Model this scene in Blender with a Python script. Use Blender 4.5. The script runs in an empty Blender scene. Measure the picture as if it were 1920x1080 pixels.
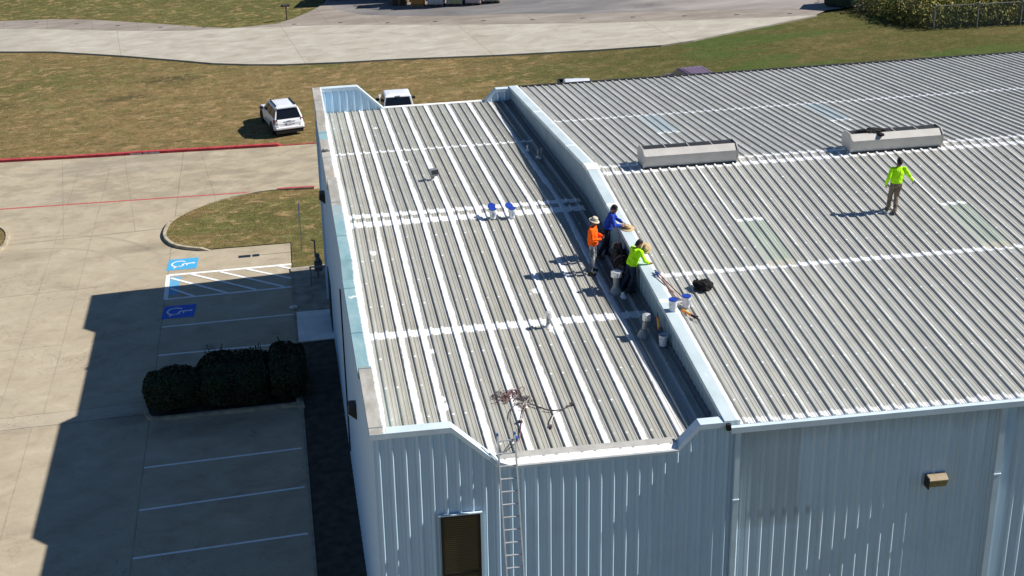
import bpy, bmesh, math, random
from math import sin, cos, pi, radians, floor, sqrt
from mathutils import Vector, Matrix, noise
random.seed(7)
SC = bpy.context.scene
COL = SC.collection

# ---------------------------------------------------------------- camera, world, sun, exposure
cam = bpy.data.cameras.new('camera')
cam.sensor_width = 36.0
cam.lens = 36.0 * 2662.93 / 1920.0
cam.shift_x = 157.41 / 1920.0
cam.shift_y = -107.96 / 1920.0
cam.clip_start = 0.5
cam.clip_end = 5000
co = bpy.data.objects.new('camera', cam)
COL.objects.link(co)
_F = Vector((0.09851118, 0.92474092, -0.36762722))
_R = Vector((0.99213094, -0.11995369, -0.03587898))
_U = Vector((0.077277, 0.36119986, 0.92928087))
_m = Matrix((( _R.x, _U.x, -_F.x), (_R.y, _U.y, -_F.y), (_R.z, _U.z, -_F.z))).to_4x4()
_m.translation = Vector((-1.5924, -28.7530, 24.9330))
co.matrix_world = _m
SC.camera = co

SUN_TO = Vector((1.0, -0.054, 0.864)).normalized()      # direction from the scene towards the sun
SUN_EL = math.asin(SUN_TO.z)
world = bpy.data.worlds.new('World')
SC.world = world
world.use_nodes = True
wn = world.node_tree
sky = wn.nodes.new('ShaderNodeTexSky')
sky.sky_type = 'NISHITA'
sky.sun_disc = False
sky.sun_elevation = SUN_EL
sky.sun_rotation = math.atan2(SUN_TO.x, SUN_TO.y)
sky.air_density = 1.0
sky.dust_density = 0.0
sky.ozone_density = 8.0
bg = wn.nodes['Background']
bg.inputs['Strength'].default_value = 0.056
wn.links.new(sky.outputs[0], bg.inputs[0])
sl = bpy.data.lights.new('sun', 'SUN')
sl.energy = 5.0
sl.angle = radians(0.5)
sl.color = (1.0, 0.95, 0.87)
so = bpy.data.objects.new('sun', sl)
COL.objects.link(so)
so.rotation_euler = SUN_TO.to_track_quat('Z', 'Y').to_euler()
so.location = (30, -10, 60)
SC.view_settings.view_transform = 'Standard'
SC.view_settings.look = 'None'
SC.view_settings.exposure = 0.62
SC.view_settings.gamma = 1.0

# ---------------------------------------------------------------- measurements of the place (metres)
D = 29.72; HD = D / 2; W = 8.45; ZE = 7.47; ZR = 7.964; GS = 0.0392; P = 0.31
def zl(y): return ZE + 0.79 * min(y, D - y) / HD          # roof of the low wing
def zr(y): return ZR + 1.385 * min(y, D - y) / HD         # roof of the warehouse
def gz(x): return GS * max(-70.0, min(70.0, x))           # the ground falls gently to the left

# ---------------------------------------------------------------- node helper
class NT:
    def __init__(s, name, rough=0.8, metallic=0.0, spec=0.3):
        s.m = bpy.data.materials.new(name); s.m.use_nodes = True
        s.t = s.m.node_tree; s.b = s.t.nodes['Principled BSDF']
        s.b.inputs['Roughness'].default_value = rough
        s.b.inputs['Metallic'].default_value = metallic
        s.b.inputs['Specular IOR Level'].default_value = spec
        s._o = None
    def put(s, inp, v):
        if hasattr(v, 'is_linked') or hasattr(v, 'links'): s.t.links.new(v, inp)
        else:
            if isinstance(v, (tuple, list)) and len(v) == 3 and inp.type == 'RGBA': v = (*v, 1)
            inp.default_value = v
    def math(s, op, a, b=0.0, c=0.0, clamp=False):
        n = s.t.nodes.new('ShaderNodeMath'); n.operation = op; n.use_clamp = clamp
        for i, v in enumerate((a, b, c)): s.put(n.inputs[i], v)
        return n.outputs[0]
    def add(s, a, b): return s.math('ADD', a, b)
    def sub(s, a, b): return s.math('SUBTRACT', a, b)
    def mul(s, a, b): return s.math('MULTIPLY', a, b)
    def mx(s, a, b): return s.math('MAXIMUM', a, b)
    def mn(s, a, b): return s.math('MINIMUM', a, b)
    def xyz(s):
        if s._o is None:
            tc = s.t.nodes.new('ShaderNodeTexCoord'); s._ov = tc.outputs['Object']
            sp = s.t.nodes.new('ShaderNodeSeparateXYZ'); s.t.links.new(s._ov, sp.inputs[0]); s._o = sp.outputs
        return s._o[0], s._o[1], s._o[2]
    def vec(s, scale=(1, 1, 1), off=(0, 0, 0)):
        s.xyz()
        n = s.t.nodes.new('ShaderNodeMapping'); n.inputs['Scale'].default_value = scale; n.inputs['Location'].default_value = off
        s.t.links.new(s._ov, n.inputs['Vector']); return n.outputs[0]
    def noise(s, scale=(1, 1, 1), detail=3.0, rough=0.55, off=(0, 0, 0), dist=0.0):
        if not isinstance(scale, tuple): scale = (scale,) * 3
        n = s.t.nodes.new('ShaderNodeTexNoise'); n.inputs['Scale'].default_value = 1.0
        n.inputs['Detail'].default_value = detail; n.inputs['Roughness'].default_value = rough; n.inputs['Distortion'].default_value = dist
        s.t.links.new(s.vec(scale, off), n.inputs['Vector']); return n.outputs[0]
    def vor(s, scale, off=(0, 0, 0), out='Distance', rnd=1.0):
        if not isinstance(scale, tuple): scale = (scale,) * 3
        n = s.t.nodes.new('ShaderNodeTexVoronoi'); n.inputs['Scale'].default_value = 1.0; n.inputs['Randomness'].default_value = rnd
        s.t.links.new(s.vec(scale, off), n.inputs['Vector']); return n.outputs[out]
    def ss(s, v, lo, hi):                     # smooth step
        n = s.t.nodes.new('ShaderNodeMapRange'); n.interpolation_type = 'SMOOTHSTEP'
        s.put(n.inputs[0], v); n.inputs[1].default_value = lo; n.inputs[2].default_value = hi
        n.inputs[3].default_value = 0.0; n.inputs[4].default_value = 1.0
        return n.outputs[0]
    def lin(s, v, lo, hi, a, b):
        n = s.t.nodes.new('ShaderNodeMapRange'); s.put(n.inputs[0], v)
        for i, k in enumerate((lo, hi, a, b)): n.inputs[i + 1].default_value = k
        return n.outputs[0]
    def mix(s, f, a, b):
        n = s.t.nodes.new('ShaderNodeMix'); n.data_type = 'RGBA'
        s.put(n.inputs['Factor'], f); s.put(n.inputs[6], a); s.put(n.inputs[7], b)
        return n.outputs[2]
    def ramp(s, f, stops):
        n = s.t.nodes.new('ShaderNodeValToRGB'); s.put(n.inputs[0], f)
        e = n.color_ramp.elements
        while len(e) < len(stops): e.new(0.5)
        for i, (p, c) in enumerate(stops): e[i].position = p; e[i].color = (*c, 1)
        return n.outputs[0]
    def band(s, v, centre, half, soft=0.02):  # 1 inside |v-centre|<half
        d = s.math('ABSOLUTE', s.sub(v, centre))
        if isinstance(half, (int, float)): return s.ss(d, half + soft, max(0, half - soft))
        return s.ss(s.sub(d, half), soft, -soft)
    def rect(s, x0, x1, y0, y1, soft=0.01):
        x, y, z = s.xyz()
        return s.mul(s.band(x, (x0 + x1) / 2, (x1 - x0) / 2, soft), s.band(y, (y0 + y1) / 2, (y1 - y0) / 2, soft))
    def blob(s, cx, cy, rx, ry):              # soft ellipse in plan
        x, y, z = s.xyz()
        a = s.mul(s.sub(x, cx), 1 / rx); b = s.mul(s.sub(y, cy), 1 / ry)
        return s.ss(s.math('SQRT', s.add(s.mul(a, a), s.mul(b, b))), 1.0, 0.35)
    def color(s, c): s.put(s.b.inputs['Base Color'], c); return s
    def rough(s, r): s.put(s.b.inputs['Roughness'], r); return s
    def bump(s, h, strength=0.4, dist=0.02):
        n = s.t.nodes.new('ShaderNodeBump'); n.inputs['Strength'].default_value = strength; n.inputs['Distance'].default_value = dist
        s.put(n.inputs['Height'], h); s.t.links.new(n.outputs[0], s.b.inputs['Normal']); return s

def simple(name, rgb, rough=0.6, metallic=0.0, var=0.15, scale=6.0, spec=0.3, bump=0.0):
    n = NT(name, rough, metallic, spec)
    f = n.noise(scale, 4)
    lo = tuple(max(0, c * (1 - var)) for c in rgb); hi = tuple(min(1, c * (1 + var)) for c in rgb)
    n.color(n.mix(n.ss(f, 0.3, 0.7), lo, hi))
    if bump: n.bump(n.noise(scale * 3, 4), bump, 0.02)
    return n.m

# ---------------------------------------------------------------- mesh helper
class MB:
    def __init__(s): s.v = []; s.f = []; s.mi = []; s.cur = 0
    def pt(s, p): s.v.append(tuple(p)); return len(s.v) - 1
    def face(s, ids): s.f.append(tuple(ids)); s.mi.append(s.cur)
    def quad(s, a, b, c, d): s.face([s.pt(a), s.pt(b), s.pt(c), s.pt(d)])
    def poly(s, pts): s.face([s.pt(p) for p in pts])
    def box(s, x0, x1, y0, y1, z0, z1, M=None):
        c = [(x0, y0, z0), (x1, y0, z0), (x1, y1, z0), (x0, y1, z0), (x0, y0, z1), (x1, y0, z1), (x1, y1, z1), (x0, y1, z1)]
        if M is not None: c = [tuple(M @ Vector(p)) for p in c]
        i = [s.pt(p) for p in c]
        for q in ((0, 3, 2, 1), (4, 5, 6, 7), (0, 1, 5, 4), (1, 2, 6, 5), (2, 3, 7, 6), (3, 0, 4, 7)): s.face([i[k] for k in q])
    def loft(s, secs, caps=True, closed=True):
        ids = [[s.pt(p) for p in sec] for sec in secs]
        n = len(secs[0])
        for a, b in zip(ids, ids[1:]):
            for k in range(n if closed else n - 1):
                j = (k + 1) % n
                s.face((a[k], a[j], b[j], b[k]))
        if caps and closed:
            s.face(list(reversed(ids[0]))); s.face(ids[-1])
    def tube(s, pts, r, n=8, caps=True):
        pts = [Vector(p) for p in pts]; rs = r if isinstance(r, (list, tuple)) else [r] * len(pts)
        secs = []; prev = None
        for i, p in enumerate(pts):
            d = (pts[min(i + 1, len(pts) - 1)] - pts[max(i - 1, 0)]).normalized()
            if prev is None:
                a = Vector((0, 0, 1)) if abs(d.z) < 0.9 else Vector((1, 0, 0))
                u = d.cross(a).normalized()
            else:
                u = (prev - d * prev.dot(d)); u = u.normalized() if u.length > 1e-6 else d.orthogonal().normalized()
            prev = u; w = d.cross(u)
            secs.append([p + (u * cos(2 * pi * k / n) + w * sin(2 * pi * k / n)) * rs[i] for k in range(n)])
        s.loft(secs, caps)
    def lathe(s, prof, c=(0, 0, 0), n=20, M=None):
        secs = []
        for r, z in prof:
            ring = [Vector((r * cos(2 * pi * k / n), r * sin(2 * pi * k / n), z)) for k in range(n)]
            if M is not None: ring = [M @ p for p in ring]
            secs.append([p + Vector(c) for p in ring])
        s.loft(secs, True)
    def ball(s, c, r, n=12, m=8):
        rx, ry, rz = (r, r, r) if isinstance(r, (int, float)) else r
        secs = []
        for j in range(1, m):
            t = pi * j / m
            secs.append([(c[0] + rx * sin(t) * cos(2 * pi * k / n), c[1] + ry * sin(t) * sin(2 * pi * k / n), c[2] - rz * cos(t)) for k in range(n)])
        s.loft(secs, True)
    def sweep(s, path, sect, caps=True):      # sect: list of (offset along left normal, dz); path in plan with z
        secs = []
        for i, p in enumerate(path):
            p = Vector(p); a = Vector(path[max(i - 1, 0)]); b = Vector(path[min(i + 1, len(path) - 1)])
            d = (b - a); d.z = 0; d.normalize(); nrm = Vector((-d.y, d.x, 0))
            secs.append([p + nrm * o + Vector((0, 0, dz)) for o, dz in sect])
        s.loft(secs, caps)
    def build(s, name, mats, parent=None, loc=None, smooth=False, fix=True):
        me = bpy.data.meshes.new(name); me.from_pydata(s.v, [], s.f); me.update()
        if not isinstance(mats, (list, tuple)): mats = [mats]
        for m in mats: me.materials.append(m)
        if len(mats) > 1:
            for p, i in zip(me.polygons, s.mi): p.material_index = i
        if fix:
            bm = bmesh.new(); bm.from_mesh(me); bmesh.ops.recalc_face_normals(bm, faces=bm.faces); bm.to_mesh(me); bm.free()
        if smooth:
            for p in me.polygons: p.use_smooth = True
        o = bpy.data.objects.new(name, me); COL.objects.link(o)
        if parent is not None: o.parent = parent
        if loc is not None: o.location = loc
        return o

def tag(o, label, cat, group=None):
    o['label'] = label; o['category'] = cat
    if group: o['group'] = group
    return o
def struct(o, kind='structure'): o['kind'] = kind; return o
def empty(name, loc, rz=0.0, label=None, cat=None, group=None):
    o = bpy.data.objects.new(name, None); COL.objects.link(o); o.location = loc; o.rotation_euler = (0, 0, rz)
    o.empty_display_size = 0.2
    if label: tag(o, label, cat, group)
    return o
def copy_tree(o, parent=None):
    c = o.copy(); COL.objects.link(c)
    if parent is not None: c.parent = parent
    for ch in [x for x in o.children]: copy_tree(ch, c)
    return c
def fbm(x, y, z=0.0):
    return noise.noise(Vector((x, y, z))) + 0.5 * noise.noise(Vector((2.1 * x, 2.1 * y, z + 7))) + 0.25 * noise.noise(Vector((4.3 * x, 4.3 * y, z + 13)))
# ================================================================= materials of the setting
def lawn_mat():
    n = NT('lawn', 0.95, spec=0.1)
    x, y, z = n.xyz()
    big = n.noise((0.05, 0.09, 1), 4, 0.6)
    mid = n.noise((0.16, 0.5, 1), 5, 0.65, (3, 8, 0))
    strk = n.noise((0.35, 2.2, 1), 4, 0.6, (11, 2, 0), 0.6)
    fine = n.noise((3.5, 3.5, 3.5), 5, 0.75)
    grain = n.noise((14, 14, 14), 3, 0.7)
    # greener on the verge to the right, on the far side of the road and on the island
    g1 = n.ss(n.add(x, n.mul(mid, 8)), 14.0, 28.0)
    g2 = n.ss(y, 76.0, 83.0)
    g3 = n.mul(n.ss(x, -10.0, -2.0), n.mul(n.ss(y, 42.0, 38.0), 0.35))
    g4 = n.mul(n.ss(y, 62, 66), n.mul(n.ss(y, 76, 70), 0.35))
    grn = n.mx(n.mx(n.mul(g1, 0.62), n.mul(g2, 0.72)), n.mx(n.mul(g3, 1.6), g4))
    patch = n.noise((0.55, 0.95, 1), 5, 0.7, (21, 13, 0), 0.8)
    k = n.add(n.add(n.mul(n.sub(big, 0.5), 1.3), n.mul(n.sub(mid, 0.5), 1.5)), n.add(n.mul(n.sub(strk, 0.5), 0.7), n.mul(n.sub(patch, 0.5), 1.2)))
    gm = n.ss(n.add(k, n.mul(grn, 0.75)), -0.05, 0.55)
    dry = n.ramp(n.add(n.mul(fine, 0.45), n.mul(n.add(strk, patch), 0.275)), [(0.34, (0.075, 0.057, 0.020)), (0.48, (0.170, 0.120, 0.050)), (0.56, (0.235, 0.162, 0.073)), (0.66, (0.31, 0.23, 0.11))])
    gre = n.ramp(n.add(n.mul(fine, 0.5), n.mul(n.add(mid, patch), 0.25)), [(0.34, (0.030, 0.036, 0.009)), (0.48, (0.078, 0.082, 0.022)), (0.56, (0.115, 0.112, 0.034)), (0.66, (0.175, 0.165, 0.065))])
    c = n.mix(gm, dry, gre)
    lush = n.mul(n.ss(n.noise((0.12, 0.35, 1), 3, 0.5, (31, 4, 0)), 0.50, 0.62), n.mul(n.ss(x, 15, 26), 0.7))
    wet = n.mx(n.blob(-8.6, 66.2, 3.0, 1.4), n.mx(n.blob(-11.5, 62.6, 2.4, 1.0), n.blob(-20.5, 63.5, 2.6, 1.6)))
    wet = n.mul(wet, n.ss(n.add(fine, mid), 0.75, 1.1))
    c = n.mix(n.mul(wet, 0.85), c, (0.032, 0.028, 0.010))
    t1 = n.noise((1.1, 1.5, 1), 5, 0.72, (41, 3, 0), 0.5); t2 = n.noise((1.7, 2.6, 1), 5, 0.72, (3, 51, 0), 0.5); t3 = n.noise((0.8, 1.6, 1), 5, 0.7, (13, 31, 0), 0.5)
    c = n.mix(n.mul(n.ss(t3, 0.50, 0.62), 0.6), c, (0.085, 0.085, 0.026))
    c = n.mix(n.mul(n.ss(t1, 0.53, 0.64), n.lin(g1, 0, 1, 0.65, 0.25)), c, (0.40, 0.265, 0.135))
    c = n.mix(n.mul(n.ss(t2, 0.53, 0.64), 0.5), c, (0.050, 0.050, 0.016))
    t4 = n.noise((0.9, 1.3, 1), 5, 0.72, (71, 9, 0), 0.5)
    c = n.mix(n.mul(n.ss(t4, 0.52, 0.64), 0.45), c, (0.235, 0.21, 0.085))
    c = n.mix(n.mul(n.ss(grain, 0.45, 0.75), 0.30), c, (0.32, 0.25, 0.125))
    c = n.mix(n.mul(g1, 0.38), c, (0.044, 0.050, 0.011))
    c = n.mix(n.mul(lush, n.ss(fine, 0.32, 0.55)), c, (0.052, 0.100, 0.018))
    dk = n.ss(n.noise((6, 9, 6), 4, 0.7, (5, 1, 2)), 0.56, 0.72)
    c = n.mix(n.mul(dk, 0.45), c, (0.035, 0.030, 0.011))
    n.color(c)
    n.bump(n.add(fine, n.mul(grain, 0.6)), 0.9, 0.06)
    return n.m

def lot_mat():
    n = NT('parking_concrete', 0.9, spec=0.2)
    x, y, z = n.xyz()
    big = n.noise((0.09, 0.25, 1), 4, 0.6)
    mid = n.noise((0.75, 1.0, 1), 6, 0.70, (4, 1, 0), 0.5)
    fine = n.noise((9, 9, 9), 4, 0.7)
    c = n.ramp(n.add(n.mul(mid, 0.75), n.mul(big, 0.25)), [(0.32, (0.282, 0.235, 0.168)), (0.47, (0.368, 0.312, 0.224)), (0.55, (0.392, 0.335, 0.243)), (0.68, (0.455, 0.395, 0.296))])
    gray = n.ss(n.noise((0.12, 0.2, 1), 3, 0.5, (20, 3, 0)), 0.45, 0.65)
    c = n.mix(n.mul(gray, 0.3), c, (0.30, 0.27, 0.215))
    north = n.mul(n.ss(y, 40.5, 42.5), n.ss(n.noise((0.5, 0.9, 1), 5, 0.7, (2, 9, 0)), 0.42, 0.6))
    c = n.mix(n.mul(north, 0.5), c, (0.21, 0.185, 0.135))
    c = n.mix(n.mul(n.ss(fine, 0.5, 0.75), 0.22), c, (0.2, 0.17, 0.12))
    # the lighter strip of a later pour, stains where cars stand and turn, a darker patch before the bed
    c = n.mix(n.mul(n.band(y, 19.05, 0.5, 0.03), n.mul(n.ss(x, -7.3, -7.6), 0.4)), c, (0.43, 0.385, 0.31))
    st = n.mx(n.mx(n.blob(-8.4, 35.4, 2.6, 0.8), n.blob(-14.6, 36.0, 2.0, 0.8)), n.mx(n.blob(-8.0, 18.3, 1.4, 0.7), n.blob(-4.6, 16.9, 3.6, 0.9)))
    st = n.mul(st, n.ss(mid, 0.3, 0.6))
    c = n.mix(n.mul(st, 0.55), c, (0.13, 0.11, 0.08))
    oil = n.mul(n.ss(n.vor((0.5, 0.36, 1), (1.3, 0.4, 0)), 0.28, 0.05), n.mul(n.band(x, -4.4, 2.4, 0.6), n.ss(y, 27.5, 26)))
    c = n.mix(n.mul(n.mul(oil, n.ss(n.add(mid, n.mul(fine, 0.5)), 0.66, 0.86)), 0.6), c, (0.10, 0.09, 0.075))
    # saw-cut joints, wobbling a little in darkness
    wob = n.mul(n.sub(n.noise((0.8, 0.8, 1), 3), 0.5), 0.06)
    xw = n.add(x, wob); yw = n.add(y, wob)
    j = n.mul(n.band(xw, -7.13, 0.022, 0.02), 0.6)
    for cx, y0, y1, wd in ((-11.15, 19.6, 48, 0.02), (-11.45, -30, 18.55, 0.018), (-12.9, -30, 48, 0.014)):
        jj = n.mul(n.band(xw, cx, wd, 0.02), n.band(y, (y0 + y1) / 2, (y1 - y0) / 2, 0.05))
        j = n.mx(j, n.mul(jj, 0.42))
    for cy, x0, x1, wd in ((18.58, -60, -7.1, 0.026), (37.75, -60, -7.5, 0.028), (25.55, -60, -11.2, 0.014), (31.25, -60, -10, 0.016), (19.55, -60, -7.4, 0.013), (43.3, -60, -8, 0.0)):
        if wd == 0.0: continue
        jj = n.mul(n.band(n.add(yw, n.mul(x, 0.02)), cy + 0.02 * (x1 - 3), wd, 0.02), n.band(x, (x0 + x1) / 2, (x1 - x0) / 2, 0.05))
        j = n.mx(j, n.mul(jj, 0.85))
    for cx in (-13.4, -9.9, -5.6):
        j = n.mx(j, n.mul(n.mul(n.band(n.add(xw, n.mul(y, 0.12)), cx + 0.12 * 45, 0.016, 0.02), n.ss(y, 37.6, 37.9)), 0.45))
    j = n.mul(j, n.lin(n.noise((1.2, 1.2, 1), 3, 0.6, (8, 8, 0)), 0.3, 0.7, 0.35, 1.0))
    c = n.mix(n.mul(j, 0.92), c, (0.05, 0.045, 0.036))
    ck = n.noise((0.35, 0.35, 1), 7, 0.62, (14, 27, 0), 0.6)
    crack = n.mul(n.band(ck, 0.5, 0.0012, 0.0022), n.ss(n.noise((0.12, 0.12, 1), 2, 0.5, (5, 45, 0)), 0.46, 0.56))
    c = n.mix(n.mul(crack, 0.6), c, (0.09, 0.08, 0.06))
    ty = n.math('SQRT', n.add(n.mul(n.add(x, 14.2), n.add(x, 14.2)), n.mul(n.sub(y, 31.2), n.sub(y, 31.2))))
    tyr = n.mul(n.mx(n.band(ty, 5.6, 0.10, 0.08), n.band(ty, 7.2, 0.11, 0.08)), n.mul(n.ss(y, 32.5, 35.0), n.ss(mid, 0.35, 0.65)))
    c = n.mix(n.mul(tyr, 0.35), c, (0.12, 0.105, 0.08))
    n.color(c); n.bump(fine, 0.25, 0.01)
    return n.m

def road_mat():
    n = NT('road_concrete', 0.9, spec=0.2)
    x, y, z = n.xyz()
    mid = n.noise((0.5, 0.9, 1), 6, 0.70, (2, 5, 0), 0.5)
    fine = n.noise((7, 7, 7), 4, 0.7)
    c = n.ramp(mid, [(0.28, (0.285, 0.255, 0.205)), (0.5, (0.375, 0.347, 0.287)), (0.72, (0.46, 0.435, 0.375))])
    c = n.mix(n.mul(n.ss(fine, 0.5, 0.8), 0.2), c, (0.30, 0.27, 0.22))
    edge = n.ss(x, -19.0, -22.5)
    c = n.mix(n.mul(edge, 0.4), c, (0.30, 0.27, 0.23))
    st = n.mul(n.ss(n.vor((0.16, 0.3, 1), (0.7, 0.2, 0)), 0.22, 0.08), n.ss(mid, 0.4, 0.6))
    c = n.mix(n.mul(st, 0.4), c, (0.22, 0.195, 0.16))
    wob = n.mul(n.sub(n.noise((0.5, 0.5, 1), 3), 0.5), 0.12)
    # joints square to the road
    t = n.add(n.add(x, n.mul(y, 0.12)), wob)
    j = n.band(n.math('PINGPONG', n.add(t, 3.7), 6.1), 0.0, 0.03, 0.03)
    c = n.mix(n.mul(j, 0.45), c, (0.17, 0.14, 0.10))
    n.color(c); n.bump(fine, 0.2, 0.01)
    return n.m

def apron_mat():
    n = NT('apron_concrete', 0.9, spec=0.2)
    x, y, z = n.xyz()
    mid = n.noise((0.3, 0.9, 1), 5, 0.65, (7, 5, 0), 0.4)
    fine = n.noise((7, 7, 7), 4, 0.7)
    c = n.ramp(mid, [(0.28, (0.19, 0.162, 0.135)), (0.5, (0.25, 0.218, 0.187)), (0.72, (0.32, 0.285, 0.25))])
    t = n.add(n.add(x, n.mul(y, 0.13)), 1.2)
    j = n.band(n.math('PINGPONG', t, 1.75), 0.0, 0.035, 0.03)
    c = n.mix(n.mul(j, 0.4), c, (0.15, 0.13, 0.115))
    c = n.mix(n.mul(n.ss(fine, 0.5, 0.8), 0.2), c, (0.2, 0.17, 0.14))
    n.color(c); n.bump(fine, 0.2, 0.01)
    return n.m

def asphalt_mat():
    n = NT('asphalt', 0.92, spec=0.2)
    x, y, z = n.xyz()
    mid = n.noise((0.16, 0.4, 1), 5, 0.65, (1, 5, 0), 0.6)
    fine = n.noise((9, 9, 9), 4, 0.75)
    dark = n.ramp(mid, [(0.3, (0.115, 0.112, 0.115)), (0.5, (0.17, 0.162, 0.162)), (0.7, (0.235, 0.222, 0.215))])
    light = n.ramp(mid, [(0.3, (0.23, 0.20, 0.18)), (0.7, (0.36, 0.325, 0.30))])
    c = n.mix(n.mul(n.ss(n.add(x, n.mul(mid, 6)), 24, 34), 0.85), dark, light)
    c = n.mix(n.mul(n.ss(n.add(x, n.mul(mid, 3)), 7.5, 4.0), 0.6), c, light)
    c = n.mix(n.mul(n.mul(n.band(x, 5.9, 0.9, 0.1), n.band(n.add(y, n.mul(x, 1.2)), 88.6, 0.5, 0.1)), 0.6), c, (0.06, 0.06, 0.06))
    crack = n.band(n.add(n.sub(y, n.mul(x, -0.75)), n.mul(n.noise((0.6, 0.6, 1), 3), 0.8)), 90.2, 0.03, 0.03)
    c = n.mix(n.mul(n.mul(crack, n.ss(x, 19, 20)), 0.6), c, (0.08, 0.08, 0.08))
    c = n.mix(n.mul(n.ss(fine, 0.5, 0.8), 0.3), c, (0.10, 0.098, 0.095))
    n.color(c); n.bump(fine, 0.3, 0.01)
    return n.m

M_LAWN = lawn_mat(); M_LOT = lot_mat(); M_ROAD = road_mat(); M_APRON = apron_mat(); M_ASPH = asphalt_mat()
M_KERB = simple('kerb_concrete', (0.34, 0.295, 0.215), 0.9, var=0.25, scale=3, bump=0.2)
def redpaint():
    n = NT('red_kerb_paint', 0.7, spec=0.3)
    f = n.noise((3, 3, 3), 5, 0.7)
    c = n.mix(n.ss(f, 0.35, 0.6), (0.30, 0.028, 0.032), (0.42, 0.05, 0.055))
    c = n.mix(n.mul(n.ss(n.noise((7, 7, 7), 4, 0.7, (3, 3, 3)), 0.58, 0.7), 0.7), c, (0.48, 0.30, 0.25))
    n.color(c); return n.m
M_RED = redpaint()
def linepaint(name, rgb, wear=0.6):
    n = NT(name, 0.7, spec=0.3)
    f = n.noise((5, 5, 5), 5, 0.75)
    n.color(n.mix(n.mul(n.ss(f, 0.52, 0.72), wear), rgb, (0.34, 0.30, 0.23))); return n.m
M_LINE = linepaint('white_line_paint', (0.74, 0.74, 0.72), 0.55)
M_BLUEP = linepaint('blue_bay_paint', (0.05, 0.34, 0.60), 0.6)
M_BLUEW = linepaint('worn_blue_paint', (0.10, 0.34, 0.55), 1.0)
M_BLUED = linepaint('deep_blue_bay_paint', (0.02, 0.11, 0.50), 0.25)
M_REDL = linepaint('red_line_paint', (0.42, 0.06, 0.06), 0.6)
M_WALK = simple('walk_concrete', (0.27, 0.24, 0.19), 0.9, var=0.25, scale=2, bump=0.2)
M_PAD = simple('pad_concrete', (0.72, 0.70, 0.66), 0.9, var=0.08, scale=2, bump=0.1)
M_SOIL = simple('bed_mulch', (0.055, 0.046, 0.036), 0.95, var=0.35, scale=3, bump=0.4)

def sheet(name, pts, dz, mat, parent=None):
    mb = MB(); mb.poly([(x, y, gz(x) + dz) for x, y in pts]); return mb.build(name, mat, parent)

# ================================================================= ground, road, lot
mb = MB()
xs = [-900, -300, -70, -40, -20, -10, 0, 10, 20, 40, 70, 300, 900]; ys = [-300, -60, 0, 30, 60, 90, 150, 400, 1500]
ids = [[mb.pt((x, y, gz(x))) for x in xs] for y in ys]
for j in range(len(ys) - 1):
    for i in range(len(xs) - 1): mb.face((ids[j][i], ids[j][i + 1], ids[j + 1][i + 1], ids[j + 1][i]))
ground = struct(mb.build('lawn_ground', M_LAWN))

low = [(-60, 97.5), (-38, 88.5), (-22.06, 79.12), (-17.86, 77.36), (-12.34, 73.78), (-8.37, 70.9), (-5.8, 68.96), (-3.32, 67.64), (-0.91, 66.66), (2.96, 65.65), (6.81, 64.93), (13.86, 63.16), (19.89, 61.95), (24.13, 61.4), (26.43, 61.75), (28.48, 62.5), (33.08, 63.88), (36.22, 64.93), (37.78, 65.57), (39.69, 66.24), (44, 68.5), (55, 75)]
upb = [(-60, 104), (-38, 95.5), (-22.71, 86.73), (-19.56, 85.34), (-14.38, 82.52), (-8.75, 79.87), (-4.09, 78.87), (3.65, 76.5), (11.55, 72.9), (21.56, 69.03), (28.47, 66.93), (33.64, 65.43), (36.0, 64.87)]
def slab(name, pts, dz, mat, edge):
    mb = MB(); mb.poly([(x, y, gz(x) + dz) for x, y in pts])
    mb.loft([[(x, y, gz(x) - 0.05) for x, y in edge], [(x, y, gz(x) + dz) for x, y in edge]], caps=False, closed=False)
    return mb.build(name, mat, None, fix=False)
road = struct(slab('road', low[:18] + upb[::-1][1:], 0.110, M_ROAD, low[:18]))
gr = [(-60, 106), (-38, 97), (-23.76, 90.06), (-19.27, 88.81), (-16.21, 87.24), (-10.27, 83.06), (-6.73, 80.4), (-4.66, 79.13), (-3.28, 79.05), (-1.23, 79.03), (0.15, 80.23), (1.61, 82.2), (2.54, 83.92), (2.96, 86.15)]
asl = [(2.9, 85.0), (3.57, 81.87), (5.47, 79.11), (8.09, 77.55), (11.96, 75.79), (17.09, 74.18), (22.0, 72.11), (28.85, 69.85), (35.08, 67.46), (37.3, 66.0)]
apron = struct(slab('road_apron', upb[:7] + upb[7:] + asl[::-1] + gr[::-1][1:], 0.100, M_APRON, gr))
struct(sheet('asphalt_yard', asl + [(39.69, 66.24), (44, 68.5), (55, 75), (55, 150), (3.2, 150), (2.96, 86.15)], 0.105, M_ASPH))
kb = [(-60, 59.2), (-17.78, 51.5), (-9.5, 50.12), (-1.75, 48.85)]
lot = struct(sheet('parking_lot', [(-60, -40), (-1.55, -40), (-1.55, 30.72), (0.0, 30.72), (1.0, 41.2), (2.5, 41.2), (2.5, 48.3), (-1.4, 48.8)] + kb[::-1][1:], 0.012, M_LOT))
# small dark sockets along the apron strip (cut-outs at even spacing)
mb = MB(); M_SOCK = simple('drain_iron', (0.06, 0.05, 0.045), 0.8)
for i in range(18):
    t = -20.5 + i * 3.45; x = t
    y = 88.2 - (x + 20.5) * 0.62 if x < -9 else 81.2 - (x + 9) * 0.345
    if -9 <= x < 6: y = 81.0 - (x + 9) * 0.30
    w = 0.16
    mb.quad((x - w, y - 0.07, gz(x) + 0.115), (x + w, y - 0.09, gz(x) + 0.115), (x + w, y + 0.07, gz(x) + 0.115), (x - w, y + 0.09, gz(x) + 0.115))
mb.build('drain_slot', M_SOCK, apron)

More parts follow.
